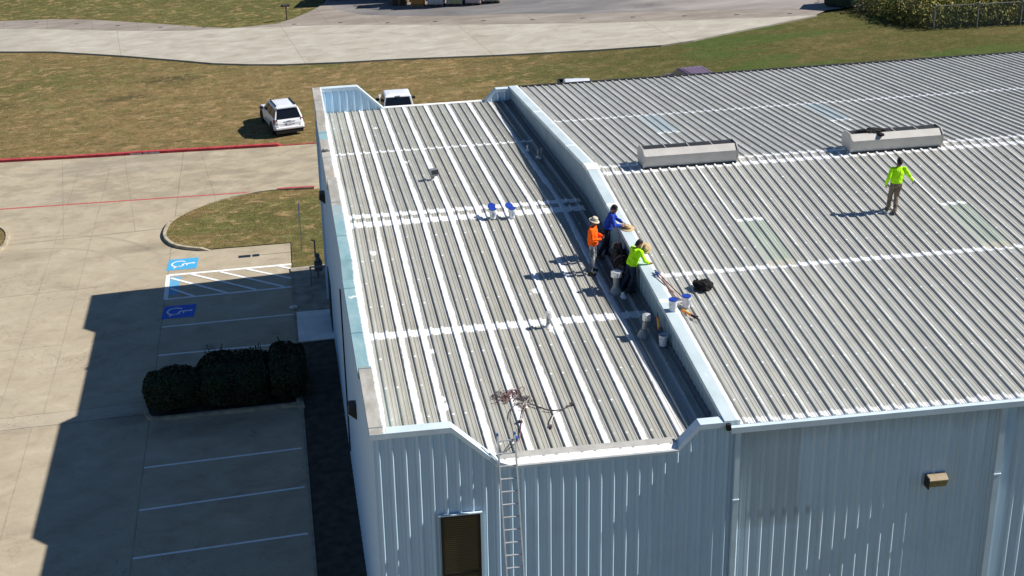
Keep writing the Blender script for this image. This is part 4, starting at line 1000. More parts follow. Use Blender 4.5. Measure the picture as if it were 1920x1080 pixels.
mb = MB(); mb.loft([[(-0.30, 0.10 * cos(a) , 1.15 + 0.13 * sin(a)) for a in [pi * k / 8 for k in range(9)]] + [], [(0.30, 0.10 * cos(a), 1.15 + 0.13 * sin(a)) for a in [pi * k / 8 for k in range(9)]]]); mb.box(-0.30, 0.30, -0.10, 0.10, 1.05, 1.149); mb.build('box', M_LAMPD, t)
mb = MB(); mb.box(-0.42, -0.30, -0.02, 0.02, 1.08, 1.24); mb.build('flag', M_LAMPD, t)
M_PIPEG = simple('gas_pipe_grey', (0.10, 0.105, 0.11), 0.6); M_FRAME = simple('pipe_guard', (0.20, 0.19, 0.17), 0.7)
t = empty('gas_meter', (-0.62, 28.2, gz(-0.62)), 0, 'dark gas meter with pipe stand and guard rail at the foot of the left wall', 'gas meter')
mb = MB(); mb.tube([(0.25, 1.2, 0), (0.25, 1.2, 1.05), (0.18, 1.25, 1.12), (0.18, 1.25, 1.75), (0.05, 1.25, 1.80)], 0.035, 8); mb.ball((0.25, 1.2, 1.06), (0.12, 0.10, 0.12)); mb.build('riser', M_PIPEG, t)
mb = MB(); mb.box(0.10, 0.45, 0.85, 1.15, 0.45, 0.85); mb.ball((0.28, 1.0, 0.95), 0.13); mb.build('meter', M_PIPEG, t)
mb = MB(); mb.tube([(-0.10, 0.2, 0), (-0.10, 0.2, 0.95), (0.60, 0.2, 0.95)], 0.05, 8); mb.tube([(-0.10, 0.2, 0.45), (0.60, 0.2, 0.45)], 0.045, 8); mb.build('guard_rail', M_FRAME, t)
t = empty('splash_block', (-1.56, 26.35, gz(-1.56) + 0.05), 0.3, 'small pale concrete splash block at the kerb beside the entrance pad', 'splash block')
mb = MB(); mb.loft([[(-0.14, -0.10, 0), (0.14, -0.10, 0), (0.14, 0.10, 0), (-0.14, 0.10, 0)], [(-0.12, -0.08, 0.10), (0.12, -0.08, 0.10), (0.12, 0.08, 0.08), (-0.12, 0.08, 0.08)]]); mb.build('block', M_PAD, t)

# ================================================================= shrubs in the bed
def leaf_mat(name, a, b):
    n = NT(name, 0.65, spec=0.25)
    oi = n.t.nodes.new('ShaderNodeNewGeometry')
    n.color(n.mix(oi.outputs['Random Per Island'], a, b)); return n.m
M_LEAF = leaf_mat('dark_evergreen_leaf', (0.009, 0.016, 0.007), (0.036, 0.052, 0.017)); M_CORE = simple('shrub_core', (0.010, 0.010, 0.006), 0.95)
M_TWIG = simple('twig', (0.05, 0.035, 0.022), 0.9)
def shrub(name, c, r, sq, nleaf, seed, label, group=None, sprigs=0):
    t = empty(name, (c[0], c[1], gz(c[0]) + 0.08), 0, label, 'shrub', group)
    q = random.Random(seed)
    def surf(th, ph):
        v = Vector((sin(th) * cos(ph), sin(th) * sin(ph), cos(th)))
        e = sq
        s = Vector([math.copysign(abs(k) ** e, k) for k in v])
        f = 1 + 0.14 * fbm(v.x * 1.7 + seed, v.y * 1.7, v.z * 1.7)
        return Vector((s.x * r[0] * f, s.y * r[1] * f, r[2] + s.z * r[2] * f)), v
    mb = MB()
    for i in range(nleaf):
        th = math.acos(q.uniform(-0.55, 1)); ph = q.uniform(0, 2 * pi)
        p, v = surf(th, ph); p = p * 1.0; d = 1 - abs(q.gauss(0, 0.07)); p = Vector((p.x * d, p.y * d, p.z * d))
        nrm = (v + Vector((q.uniform(-1, 1), q.uniform(-1, 1), q.uniform(-1, 1))) * 0.9).normalized()
        a = nrm.orthogonal().normalized(); b = nrm.cross(a); w = q.uniform(0.035, 0.07); an = q.uniform(0, 6.3)
        u = a * cos(an) + b * sin(an); k = nrm.cross(u)
        mb.quad(p - u * w, p + k * w * 0.55, p + u * w, p - k * w * 0.55)
    mb.build('foliage', M_LEAF, t, fix=False)
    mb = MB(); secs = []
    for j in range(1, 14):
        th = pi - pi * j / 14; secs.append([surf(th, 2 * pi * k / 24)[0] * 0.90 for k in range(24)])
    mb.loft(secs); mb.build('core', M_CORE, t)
    mb = MB()
    for i in range(sprigs):
        ph = q.uniform(0, 6.28); p, v = surf(q.uniform(0.2, 0.9), ph); e = p + Vector((q.uniform(-.1, .1), q.uniform(-.1, .1), q.uniform(.12, .3)))
        mb.tube([p * 0.95, e], 0.006, 4)
        for k in range(6):
            c2 = p.lerp(e, k / 5); u = Vector((q.uniform(-1, 1), q.uniform(-1, 1), q.uniform(-.4, .4))).normalized() * 0.05; w = u.orthogonal().normalized() * 0.025
            mb.quad(c2 - u, c2 + w, c2 + u, c2 - w)
    if sprigs: mb.build('shoots', M_LEAF, t, fix=False)
    mb = MB(); mb.tube([(0, 0, -0.1), (0.02, 0, r[2])], 0.04, 6); mb.build('stem', M_TWIG, t)
    return t
shrub('round_shrub', (-6.2, 18.85, 0), (1.15, 1.02, 0.70), 0.8, 11000, 1, 'round clipped dark shrub at the open end of the shaded bed')
shrub('hedge_shrub', (-3.95, 19.2, 0), (1.42, 1.42, 0.68), 0.6, 17000, 5, 'broad boxy dark shrub in the middle of the shaded bed', None, 14)
shrub('upright_shrub', (-2.0, 19.35, 0), (0.74, 1.55, 0.68), 0.62, 11000, 9, 'narrow dark shrub nearest the wall in the shaded bed', None, 4)

# ================================================================= chain-link fence and tall weeds
M_FENCE = simple('galvanised_fence', (0.30, 0.30, 0.28), 0.5, 0.3)
def mesh_mat():
    n = NT('chain_link', 0.5, 0.3)
    x, y, z = n.xyz()
    a = n.math('PINGPONG', n.add(n.add(x, y), z), 0.04); b = n.math('PINGPONG', n.sub(n.add(x, y), z), 0.04)
    al = n.mx(n.ss(a, 0.006, 0.003), n.ss(b, 0.006, 0.003))
    n.color((0.26, 0.26, 0.24)); n.put(n.b.inputs['Alpha'], al); return n.m
fpath = [(39.45, 65.7), (41.72, 58.63), (44.4, 58.05), (47.1, 57.5), (49.8, 56.95), (52.5, 56.4), (55.2, 55.8)]
fn = empty('chain_link_fence', (41.72, 58.63, gz(41.72)), 0, 'chain link fence in front of the tall weeds beyond the warehouse', 'fence')
for i, (x, y) in enumerate(fpath):
    mb = MB(); mb.tube([(x - 41.72, y - 58.63, gz(x) - gz(41.72) - 0.1), (x - 41.72, y - 58.63, gz(x) - gz(41.72) + 1.62)], 0.035 if i > 1 else 0.045, 8); mb.ball((x - 41.72, y - 58.63, gz(x) - gz(41.72) + 1.64), 0.055, 8, 6); mb.build('post', M_FENCE, fn)
mb = MB(); mb.tube([(x - 41.72, y - 58.63, gz(x) - gz(41.72) + 1.55) for x, y in fpath[1:]], 0.024, 8); mb.build('top_rail', M_FENCE, fn)
mb = MB(); mb.loft([[(x - 41.72, y - 58.63, gz(x) - gz(41.72) + 0.03) for x, y in fpath], [(x - 41.72, y - 58.63, gz(x) - gz(41.72) + 1.54) for x, y in fpath]], caps=False, closed=False); mb.build('chain_mesh', mesh_mat(), fn)

def weed_mat():
    n = NT('weed_leaf', 0.8, spec=0.15)
    g = n.t.nodes.new('ShaderNodeNewGeometry')
    f = n.noise((0.35, 0.35, 0.5), 3, 0.6)
    a = n.mix(g.outputs['Random Per Island'], (0.065, 0.085, 0.020), (0.21, 0.22, 0.060))
    b = n.mix(g.outputs['Random Per Island'], (0.14, 0.12, 0.035), (0.38, 0.33, 0.10))
    n.color(n.mix(n.ss(n.add(f, n.mul(g.outputs['Random Per Island'], 0.15)), 0.48, 0.74), a, b)); return n.m
q = random.Random(11); mb = MB()
x = 39.7
for i in range(4200):
    x = q.uniform(39.5, 58); 
    yl = interp([(39.5, 66.2), (39.75, 64.6), (40.1, 61.4), (40.8, 59.9), (41.72, 58.75), (58, 55.4)], x)
    y = yl + abs(q.gauss(0, 1)) * 4.5 if q.random() < 0.6 else q.uniform(yl, yl + 22)
    y += 0.1
    h = (1.25 + 0.8 * noise.noise(Vector((x * 0.35, y * 0.35, 2)))) * q.uniform(0.6, 1.25) * (0.75 if y < yl + 0.8 else 1.15)
    base = Vector((x, y, gz(x)))
    lean = Vector((q.uniform(-.25, .25), q.uniform(-.25, .25), 1))
    for k in range(q.randint(9, 16)):
        s = q.random(); p = base + lean * (h * s) + Vector((q.gauss(0, .16), q.gauss(0, .16), 0))
        u = Vector((q.uniform(-1, 1), q.uniform(-1, 1), q.uniform(-.2, 1.3))).normalized() * q.uniform(0.07, 0.20); w = u.orthogonal().normalized() * q.uniform(0.03, 0.065)
        w = w * cos(k) + u.normalized().cross(w) * sin(k)
        mb.quad(p - u, p + w, p + u, p - w)
wd = mb.build('tall_weeds', weed_mat(), fix=False); struct(wd, 'stuff')
# ================================================================= vehicles
def paint(name, rgb, rough=0.25):
    n = NT(name, rough, 0.0, 0.5); n.b.inputs['Coat Weight'].default_value = 0.6; n.b.inputs['Coat Roughness'].default_value = 0.08
    f = n.noise((2, 2, 2), 4, 0.6); n.color(n.mix(n.mul(n.ss(f, 0.4, 0.7), 0.25), rgb, tuple(c * 0.8 for c in rgb))); return n.m
M_CARW = paint('white_car_paint', (0.74, 0.75, 0.77)); M_CARP = paint('purple_grey_paint', (0.15, 0.085, 0.125), 0.5); M_CARD = paint('dark_car_paint', (0.015, 0.016, 0.02))
M_GLASS = NT('tinted_glass', 0.08, 0.0, 0.6).color((0.006, 0.007, 0.009)).m
M_TYRE = simple('tyre_rubber', (0.014, 0.014, 0.015), 0.85); M_RIM = simple('alloy_rim', (0.38, 0.38, 0.39), 0.35, 0.6); M_BLACKT = simple('black_trim', (0.016, 0.016, 0.018), 0.55)
M_TAIL = simple('tail_lamp_red', (0.16, 0.012, 0.016), 0.25, spec=0.6); M_HEAD = simple('head_lamp', (0.55, 0.56, 0.58), 0.15, spec=0.6); M_PLATE = simple('plate_white', (0.60, 0.62, 0.64), 0.5, var=0.1); M_CHROME = simple('chrome_bar', (0.42, 0.42, 0.43), 0.25, 0.8)
M_BED = simple('bed_liner', (0.018, 0.018, 0.020), 0.8)
def wheel(par, x, y, r, w):
    s = 1 if x > 0 else -1
    M = Matrix.Translation((x, y, r)) @ Matrix.Rotation(pi / 2, 4, 'Y')
    mb = MB(); mb.lathe([(r * 0.62, -w / 2), (r * 0.94, -w / 2), (r, -w * 0.32), (r, w * 0.32), (r * 0.94, w / 2), (r * 0.62, w / 2)], n=24, M=M); wo = mb.build('wheel', M_TYRE, par)
    mb = MB(); zz = s * w / 2
    mb.lathe([(r * 0.62, zz * 0.80), (r * 0.56, zz * 0.98), (r * 0.12, zz * 0.86), (0.01, zz * 0.86)], n=20, M=M); mb.build('rim', M_RIM, wo)
def ring(hw, zb, zt, y, ch=0.10, top_in=0.04):
    """one cross-section of a lower body, 10 points"""
    return [(-hw + 0.05, y, zb), (-hw, y, zb + ch), (-hw, y, (zb + zt) * 0.5 + 0.05), (-hw + top_in * 0.5, y, zt - 0.10), (-hw + top_in + 0.03, y, zt), (hw - top_in - 0.03, y, zt), (hw - top_in * 0.5, y, zt - 0.10), (hw, y, (zb + zt) * 0.5 + 0.05), (hw, y, zb + ch), (hw - 0.05, y, zb)]
def lower_body(secs, name, mat, par):
    mb = MB(); mb.loft([ring(*s) for s in secs]); o = mb.build(name, mat, par)
    bv = o.modifiers.new('bevel', 'BEVEL'); bv.width = 0.025; bv.segments = 2; bv.limit_method = 'ANGLE'; bv.angle_limit = radians(25); return o
def greenhouse(par, mat, yb, yt, zb, zt, hwb, hwt, pillars, name='cabin'):
    """yb = (rear, front) at the belt, yt = at the roof; glass set into each face"""
    mb = MB()
    sec = lambda hw, z, y0, y1: [(-hw, y0, z), (hw, y0, z), (hw, y1, z), (-hw, y1, z)]
    crown = 0.035
    mb.loft([sec(hwb, zb, *yb), sec(hwt + 0.03, zt - 0.05, yt[0] - 0.02, yt[1] + 0.05), sec(hwt - 0.05, zt, yt[0] + 0.10, yt[1] - 0.08), sec(hwt * 0.55, zt + crown * 0.6, yt[0] + 0.4, yt[1] - 0.4)])
    o = mb.build(name, mat, par); bv = o.modifiers.new('bevel', 'BEVEL'); bv.width = 0.03; bv.segments = 2; bv.limit_method = 'ANGLE'; bv.angle_limit = radians(25)
    T = lambda hw, z, y: Vector((hw, y, z))
    h2 = hwt + 0.03; z2 = zt - 0.05; y2r = yt[0] - 0.02; y2f = yt[1] + 0.05
    def glass(a, b, c, d, nm, ins=0.12, insv=0.12, off=0.012):
        # a,b bottom, c,d top (c above b)
        nrm = (b - a).cross(d - a).normalized()
        ctr = (a + b + c + d) / 4
        if nrm.dot(ctr - Vector((0, (yb[0] + yb[1]) / 2, zb))) < 0: nrm = -nrm
        lb = a.lerp(b, ins); rb = b.lerp(a, ins); lt = d.lerp(c, ins); rt_ = c.lerp(d, ins)
        q4 = [lb.lerp(lt, insv), rb.lerp(rt_, insv), rb.lerp(rt_, 1 - insv), lb.lerp(lt, 1 - insv)]
        mb = MB(); mb.loft([[p - nrm * 0.01 for p in q4], [p + nrm * off for p in q4]]); return mb.build(nm, M_GLASS, par)
    glass(T(-hwb, zb, yb[0]), T(hwb, zb, yb[0]), T(h2, z2, y2r), T(-h2, z2, y2r), 'rear_window', 0.06, 0.07)
    glass(T(-hwb, zb, yb[1]), T(hwb, zb, yb[1]), T(h2, z2, y2f), T(-h2, z2, y2f), 'windscreen', 0.06, 0.08)
    for s in (-1, 1):
        ps = pillars
        for (f0, f1) in ps:
            a = T(s * hwb, zb, yb[0] + (yb[1] - yb[0]) * f0); b = T(s * hwb, zb, yb[0] + (yb[1] - yb[0]) * f1)
            d = T(s * h2, z2, y2r + (y2f - y2r) * f0); c = T(s * h2, z2, y2r + (y2f - y2r) * f1)
            glass(a, b, c, d, 'side_window', 0.05, 0.12)
    return o
def mirror(par, x, y, z, mat):
    mb = MB(); s = 1 if x > 0 else -1
    mb.box(min(x, x + s * 0.22), max(x, x + s * 0.22), y - 0.06, y + 0.06, z - 0.07, z + 0.09); o = mb.build('mirror', mat, par); bv = o.modifiers.new('b', 'BEVEL'); bv.width = 0.03; bv.segments = 2
# ---- white SUV, seen from behind (local +y = forward)
def suv(loc, rz, label, mat, cat='SUV', detail=True):
    t = empty('parked_suv', loc, rz, label, cat)
    L = 4.45
    body = lower_body([(0.74, 0.42, 0.80, -2.14), (0.86, 0.36, 0.98, -2.06), (0.90, 0.30, 1.02, -1.7), (0.90, 0.28, 1.02, -0.5), (0.90, 0.28, 1.01, 0.7), (0.88, 0.30, 0.98, 1.2), (0.86, 0.32, 0.93, 1.85), (0.78, 0.38, 0.84, 2.12), (0.62, 0.42, 0.74, 2.24)], 'body', mat, t)
    greenhouse(t, mat, (-2.02, 1.02), (-1.66, 0.20), 0.98, 1.63, 0.84, 0.63, [(0.02, 0.27), (0.29, 0.60), (0.62, 0.92)])
    for x in (-0.80, 0.80):
        for y in (-1.30, 1.33): wheel(t, x, y, 0.345, 0.23)
    for x in (-0.80, 0.80):
        for y in (-1.30, 1.33):
            mb = MB(); s = 1 if x > 0 else -1
            prof = [(y + 0.44 * cos(a), 0.36 + 0.42 * sin(a)) for a in [pi * k / 12 for k in range(13)]] + [(y - 0.44, 0.28), (y + 0.44, 0.28)]
            mb.loft([[(s * 0.86, py, pz) for py, pz in prof], [(s * 0.906, py, pz) for py, pz in prof]]); mb.build('wheel_arch', M_BLACKT, t)
    if detail:
        mb = MB(); mb.box(-0.84, 0.84, -2.24, -2.02, 0.44, 0.60); o = mb.build('rear_bumper', mat, t); bv = o.modifiers.new('b', 'BEVEL'); bv.width = 0.05; bv.segments = 3
        for s in (-1, 1):
            mb = MB(); mb.loft([[(s * 0.60, -2.20, 0.40), (s * 0.90, -2.10, 0.40), (s * 0.90, -2.10, 0.72), (s * 0.62, -2.20, 0.70)], [(s * 0.62, -1.80, 0.40), (s * 0.905, -1.80, 0.40), (s * 0.905, -1.80, 0.72), (s * 0.62, -1.80, 0.70)]]); o = mb.build('bumper_corner', mat, t); bv = o.modifiers.new('b', 'BEVEL'); bv.width = 0.05; bv.segments = 2
            mb = MB(); mb.box(s * 0.76 - 0.10, s * 0.76 + 0.10, -2.225, -2.20, 0.42, 0.47); mb.build('reflector_slot', M_BLACKT, t)
            mb = MB(); mb.loft([[(s * 0.68, -2.125, 0.74), (s * 0.89, -2.02, 0.74), (s * 0.875, -2.01, 1.02), (s * 0.70, -2.085, 1.02)], [(s * 0.68, -1.95, 0.74), (s * 0.915, -1.88, 0.74), (s * 0.90, -1.88, 1.02), (s * 0.70, -1.95, 1.02)]]); mb.build('tail_lamp', M_TAIL, t)
            mb = MB(); mb.box(s * 0.56 - 0.025, s * 0.56 + 0.025, -1.40, 0.05, 1.645, 1.70); mb.build('roof_rail', M_BLACKT, t)
            mb = MB(); mb.loft([[(s * 0.52, 2.20, 0.66), (s * 0.82, 1.98, 0.66), (s * 0.82, 1.96, 0.84), (s * 0.52, 2.14, 0.82)], [(s * 0.52, 2.05, 0.66), (s * 0.875, 1.85, 0.66), (s * 0.87, 1.82, 0.84), (s * 0.52, 2.0, 0.82)]]); mb.build('headlight', M_HEAD, t)
        mb = MB(); mb.box(-0.80, 0.80, -2.20, -1.9, 0.22, 0.42); mb.build('lower_valance', M_BLACKT, t)
        mb = MB(); mb.loft([[(-0.30, -2.150, 0.70), (0.30, -2.150, 0.70), (0.36, -2.115, 0.90), (-0.36, -2.115, 0.90)], [(-0.30, -2.05, 0.70), (0.30, -2.05, 0.70), (0.36, -2.04, 0.90), (-0.36, -2.04, 0.90)]]); mb.build('plate_recess', simple('recess_grey', (0.22, 0.25, 0.29), 0.5), t)
        mb = MB(); mb.box(-0.16, 0.16, -2.168, -2.152, 0.715, 0.865); mb.build('licence_plate', M_PLATE, t)
        mb = MB(); mb.box(-0.09, 0.09, -2.150, -2.10, 0.895, 0.945); mb.build('tailgate_handle', M_CHROME, t)
        mb = MB(); mb.box(-0.60, 0.60, -1.80, -1.62, 1.60, 1.64); o = mb.build('roof_spoiler', mat, t)
    for s in (-1, 1): mirror(t, s * 0.86, 0.85, 1.03, M_BLACKT)
    return t
hx, hy = -0.21, 0.978
suv((-1.42, 52.72, gz(-1.42)), math.atan2(-hx, hy), 'white SUV with dark glass and roof rails parked on the dry grass', M_CARW)
# ---- pickup trucks
def pickup(loc, rz, label, light_tail=True):
    t = empty('pickup_truck', loc, rz, label, 'pickup truck', 'white pickups behind the buildings')
    lower_body([(0.86, 0.55, 1.08, -0.95), (0.98, 0.42, 1.16, -0.90), (0.98, 0.40, 1.18, 0.8), (0.98, 0.40, 1.17, 1.2), (0.97, 0.42, 1.14, 2.2), (0.92, 0.46, 1.06, 2.75), (0.80, 0.52, 0.95, 2.92)], 'body', M_CARW, t)
    greenhouse(t, M_CARW, (-0.86, 1.42), (-0.62, 0.72), 1.14, 1.90, 0.92, 0.72, [(0.04, 0.42), (0.46, 0.84)])
    # open bed
    for s in (-1, 1):
        mb = MB(); mb.box(min(s * 0.90, s * 0.99), max(s * 0.90, s * 0.99), -2.95, -0.96, 0.55, 1.17); mb.build('bed_side', M_CARW, t)
        mb = MB(); mb.box(min(s * 0.86, s * 1.0), max(s * 0.86, s * 1.0), -2.95, -0.96, 1.172, 1.21); mb.build('bed_rail', M_BLACKT, t)
        mb = MB(); mb.box(s * 0.93 - 0.06, s * 0.93 + 0.06, -3.0, -2.953, 0.72, 1.12); mb.build('tail_lamp', M_TAIL, t)
        mb = MB(); mb.box(s * 0.74 - 0.14, s * 0.74 + 0.14, 2.70, 2.94, 0.80, 0.98); mb.build('headlight', M_HEAD, t)
        mirror(t, s * 0.96, 1.0, 1.24, M_BLACKT)
    mb = MB(); mb.box(-0.898, 0.898, -2.90, -0.97, 0.55, 0.66); mb.build('bed_floor', M_BED, t)
    mb = MB(); mb.box(-0.86, 0.86, -2.98, -2.905, 0.60, 1.19); mb.build('tailgate', M_CARW, t)
    mb = MB(); mb.box(-0.895, 0.895, -0.999, -0.955, 0.67, 1.20); mb.build('bed_headboard', M_BED, t)
    mb = MB(); mb.box(-0.86, 0.86, -2.903, -2.86, 0.66, 1.20); mb.box(-0.90, 0.90, -2.985, -2.86, 1.201, 1.225); mb.box(-0.897, -0.86, -2.86, -1.0, 0.66, 1.17); mb.box(0.86, 0.897, -2.86, -1.0, 0.66, 1.17); mb.build('bed_liner', M_BED, t)
    mb = MB(); mb.box(-0.90, 0.90, -3.10, -2.985, 0.45, 0.58); mb.build('rear_bumper', M_CHROME, t)
    mb = MB(); mb.box(-0.90, 0.90, 2.90, 3.02, 0.42, 0.62); mb.build('front_bumper', M_CHROME, t)
    mb = MB(); mb.box(-0.55, 0.55, 2.80, 2.935, 0.66, 0.92); mb.build('grille', M_BLACKT, t)
    mb = MB(); mb.box(-0.14, 0.14, -0.72, -0.60, 1.845, 1.875); mb.build('brake_lamp', simple('third_lamp', (0.25, 0.27, 0.30), 0.3), t)
    for x in (-0.84, 0.84):
        for y in (-2.0, 1.85): wheel(t, x, y, 0.39, 0.27)
    return t
pickup((5.35, 50.7, gz(5.35)), 0.0, 'white pickup showing its black rear window above the striped wing roof')
pickup((15.70, 49.15, gz(15.6)), math.radians(172), 'white pickup with empty black bed peeking over the warehouse rear eave')
# ---- purple van
def van(loc, rz, label, mat):
    t = empty('parked_van', loc, rz, label, 'van')
    lower_body([(0.84, 0.42, 1.0, -2.35), (0.95, 0.32, 1.08, -2.25), (0.96, 0.30, 1.08, 0.8), (0.94, 0.32, 1.02, 1.7), (0.82, 0.40, 0.86, 2.35)], 'body', mat, t)
    greenhouse(t, mat, (-2.22, 1.30), (-1.98, 0.35), 1.05, 1.74, 0.90, 0.74, [(0.03, 0.32), (0.35, 0.62), (0.66, 0.93)])
    for k in range(5):
        mb = MB(); mb.box(-0.60 + k * 0.28, -0.54 + k * 0.28, -1.7, 0.0, 1.752, 1.768); mb.build('roof_bead', mat, t)
    for s in (-1, 1):
        mb = MB(); mb.box(s * 0.86 - 0.07, s * 0.86 + 0.07, -2.34, -2.26, 0.7, 1.05); mb.build('tail_lamp', M_TAIL, t)
        mirror(t, s * 0.92, 1.0, 1.10, M_BLACKT)
    for x in (-0.82, 0.82):
        for y in (-1.45, 1.45): wheel(t, x, y, 0.34, 0.22)
    return t
van((22.70, 49.80, gz(22.7)), math.radians(8), 'dusty purple van roof showing just above the warehouse rear eave', M_CARP)
suv((3.75, 87.2, gz(3.75) + 0.105), math.radians(200), 'dark car cut by the top frame edge at the yard entrance', M_CARD, 'car')

# ================================================================= yard goods at the top of the picture
M_WOOD = simple('pallet_wood', (0.16, 0.115, 0.07), 0.9, var=0.3); M_CAGE = simple('tote_cage', (0.36, 0.37, 0.38), 0.4, 0.5)
def pallet_at(par, z, w=1.2, d=1.0):
    mb = MB()
    for k in range(5): mb.box(-w / 2, w / 2, -d / 2 + k * (d - 0.12) / 4, -d / 2 + k * (d - 0.12) / 4 + 0.12, z + 0.115, z + 0.14)
    for k in range(3): mb.box(-w / 2 + k * (w - 0.1) / 2, -w / 2 + k * (w - 0.1) / 2 + 0.1, -d / 2, d / 2, z + 0.02, z + 0.112)
    for k in range(3): mb.box(-w / 2, w / 2, -d / 2 + k * (d - 0.1) / 2, -d / 2 + k * (d - 0.1) / 2 + 0.1, z, z + 0.018)
    return mb.build('pallet', M_WOOD, par)
def tote(x, y, rz, rgb, label, z0=0.0):
    t = empty('liquid_tote', (x, y, gz(x) + 0.11 + z0), rz, label, 'tote', 'caged liquid totes in the yard')
    pallet_at(t, 0.0)
    mb = MB(); mb.box(-0.56, 0.56, -0.46, 0.46, 0.16, 1.12); mb.lathe([(0.09, 1.12), (0.09, 1.17), (0.01, 1.175)], n=12); o = mb.build('tank', simple('tote_plastic', rgb, 0.5, var=0.12, scale=4), t); bv = o.modifiers.new('b', 'BEVEL'); bv.width = 0.06; bv.segments = 2; bv.limit_method = 'ANGLE'
    mb = MB(); r = 0.014
    for k in range(8):
        xx = -0.60 + k * 1.2 / 7
        for yy in (-0.5, 0.5): mb.box(xx - r, xx + r, yy - r, yy + r, 0.14, 1.16)
    for k in range(1, 6):
        yy = -0.5 + k / 6
        for xx in (-0.6, 0.6): mb.box(xx - r, xx + r, yy - r, yy + r, 0.14, 1.16)
    for k in range(6):
        zz = 0.2 + k * 0.19
        for yy in (-0.5, 0.5): mb.box(-0.614, 0.614, yy - r * 1.5, yy + r * 1.5, zz - r, zz + r)
        for xx in (-0.6, 0.6): mb.box(xx - r * 1.5, xx + r * 1.5, -0.515, 0.515, zz - r, zz + r)
    mb.build('cage', M_CAGE, t); return t
tote(15.62, 78.95, -0.30, (0.46, 0.50, 0.24), 'yellow green caged tote at the right end of the yard row')
tote(14.15, 78.95, -0.32, (0.62, 0.44, 0.50), 'pinkish white caged tote second from the right in the yard row')
tote(12.75, 79.35, -0.32, (0.36, 0.38, 0.14), 'olive caged tote half in shade beside the pink one')
tote(12.75, 79.35, -0.30, (0.40, 0.40, 0.36), 'unseen grey caged tote added on the olive one to lengthen its shade', 1.19); tote(14.2, 80.15, -0.30, (0.44, 0.44, 0.42), 'pale caged tote standing behind the pink one')  # upper tote of each stack is out of view, added for a longer shadow
tote(11.3, 79.75, -0.28, (0.44, 0.50, 0.56), 'bluish white caged tote in the shaded part of the yard row')
tote(11.3, 79.75, -0.26, (0.34, 0.36, 0.38), 'unseen grey caged tote added on the bluish one to lengthen its shade', 1.19)
t = empty('crate_stack', (9.95, 80.35, gz(10) + 0.11), -0.3, 'orange and brown crate stack in the shaded yard row', 'crates')
for k in range(3):
    mb = MB(); mb.box(-0.5, 0.5, -0.45, 0.45, k * 0.72 + 0.01, k * 0.72 + 0.68); mb.build('crate', simple('orange_crate', (0.38, 0.18, 0.04), 0.7), t)
    mb = MB(); mb.box(-0.52, 0.52, -0.475, -0.452, k * 0.72 + 0.5, k * 0.72 + 0.6); mb.box(-0.52, 0.52, -0.475, -0.452, k * 0.72 + 0.1, k * 0.72 + 0.2); mb.build('slat', M_WOOD, t)
for j, (px, py) in enumerate(((8.65, 81.55),)):
    t = empty('pallet_stack', (px, py, gz(px) + 0.11), -0.3, 'tall stack of grey wooden pallets in the shade of the yard', 'pallets')
    p0 = pallet_at(t, 0.0, 1.25, 1.1)
    for k in range(1, 16):
        c = p0.copy(); COL.objects.link(c); c.parent = t; c.location = (0.02 * sin(k * 2.1), 0.02 * cos(k * 1.7), k * 0.145)
# box trailer added behind the row to cast more shade over the goods
t = empty('shade_trailer', (11.0, 83.7, gz(11) + 0.105), -0.28, 'dark box trailer added beyond the top frame edge to shade the yard goods', 'trailer')
mb = MB(); mb.box(-5.5, 4.5, -1.25, 1.25, 1.1, 3.9); mb.build('box', simple('shade_trailer_sheet', (0.30, 0.31, 0.33), 0.5), t)
for y in (-1.0, 1.0):
    for x in (2.6, 3.8): wheel(t, 0, 0, 0.01, 0.01) if False else None
for x in (2.6, 3.7):
    for s in (-1, 1):
        M = Matrix.Translation((x, s * 1.05, 0.5)) @ Matrix.Rotation(pi / 2, 4, 'X'); mb = MB(); mb.lathe([(0.2, -0.13), (0.48, -0.13), (0.5, 0), (0.48, 0.13), (0.2, 0.13)], n=20, M=M); mb.build('wheel', M_TYRE, t)
mb = MB(); mb.box(-5.4, 4.4, -0.5, 0.5, 0.85, 1.09); mb.box(-4.0, -3.85, -0.9, -0.75, 0, 1.09); mb.box(-4.0, -3.85, 0.75, 0.9, 0, 1.09); mb.build('chassis', M_BLACKT, t)
# ---- dumpster
M_DUMP = simple('dumpster_green', (0.010, 0.032, 0.018), 0.6, var=0.3, scale=3)
t = empty('dumpster', (38.72, 66.9, gz(38.7) + 0.11), -0.75, 'dark green steel dumpster at the yard corner beside the weeds', 'dumpster')
mb = MB(); mb.loft([[(-0.95, -0.75, 0.12), (0.95, -0.75, 0.12), (0.95, 0.6, 0.12), (-0.95, 0.6, 0.12)], [(-1.0, -0.85, 1.25), (1.0, -0.85, 1.25), (1.0, 0.75, 1.25), (-1.0, 0.75, 1.25)], [(-1.0, -0.80, 1.30), (1.0, -0.80, 1.30), (1.0, 0.75, 1.62), (-1.0, 0.75, 1.62)]]); mb.build('bin', M_DUMP, t)
for s in (-1, 1):
    mb = MB(); mb.loft([[(s * 0.5 - 0.48, -0.86, 1.32), (s * 0.5 + 0.48, -0.86, 1.32), (s * 0.5 + 0.48, 0.78, 1.64), (s * 0.5 - 0.48, 0.78, 1.64)], [(s * 0.5 - 0.48, -0.86, 1.36), (s * 0.5 + 0.48, -0.86, 1.36), (s * 0.5 + 0.48, 0.78, 1.68), (s * 0.5 - 0.48, 0.78, 1.68)]]); mb.build('lid', M_BLACKT, t)
    mb = MB(); mb.box(s * 1.02 - 0.03, s * 1.02 + 0.03, -0.5, 0.4, 0.75, 0.92); mb.build('lift_pocket', M_DUMP, t)
    mb = MB(); mb.box(s * 0.8 - 0.05, s * 0.8 + 0.05, -0.6, 0.5, 0.0, 0.12); mb.build('skid', M_BLACKT, t)
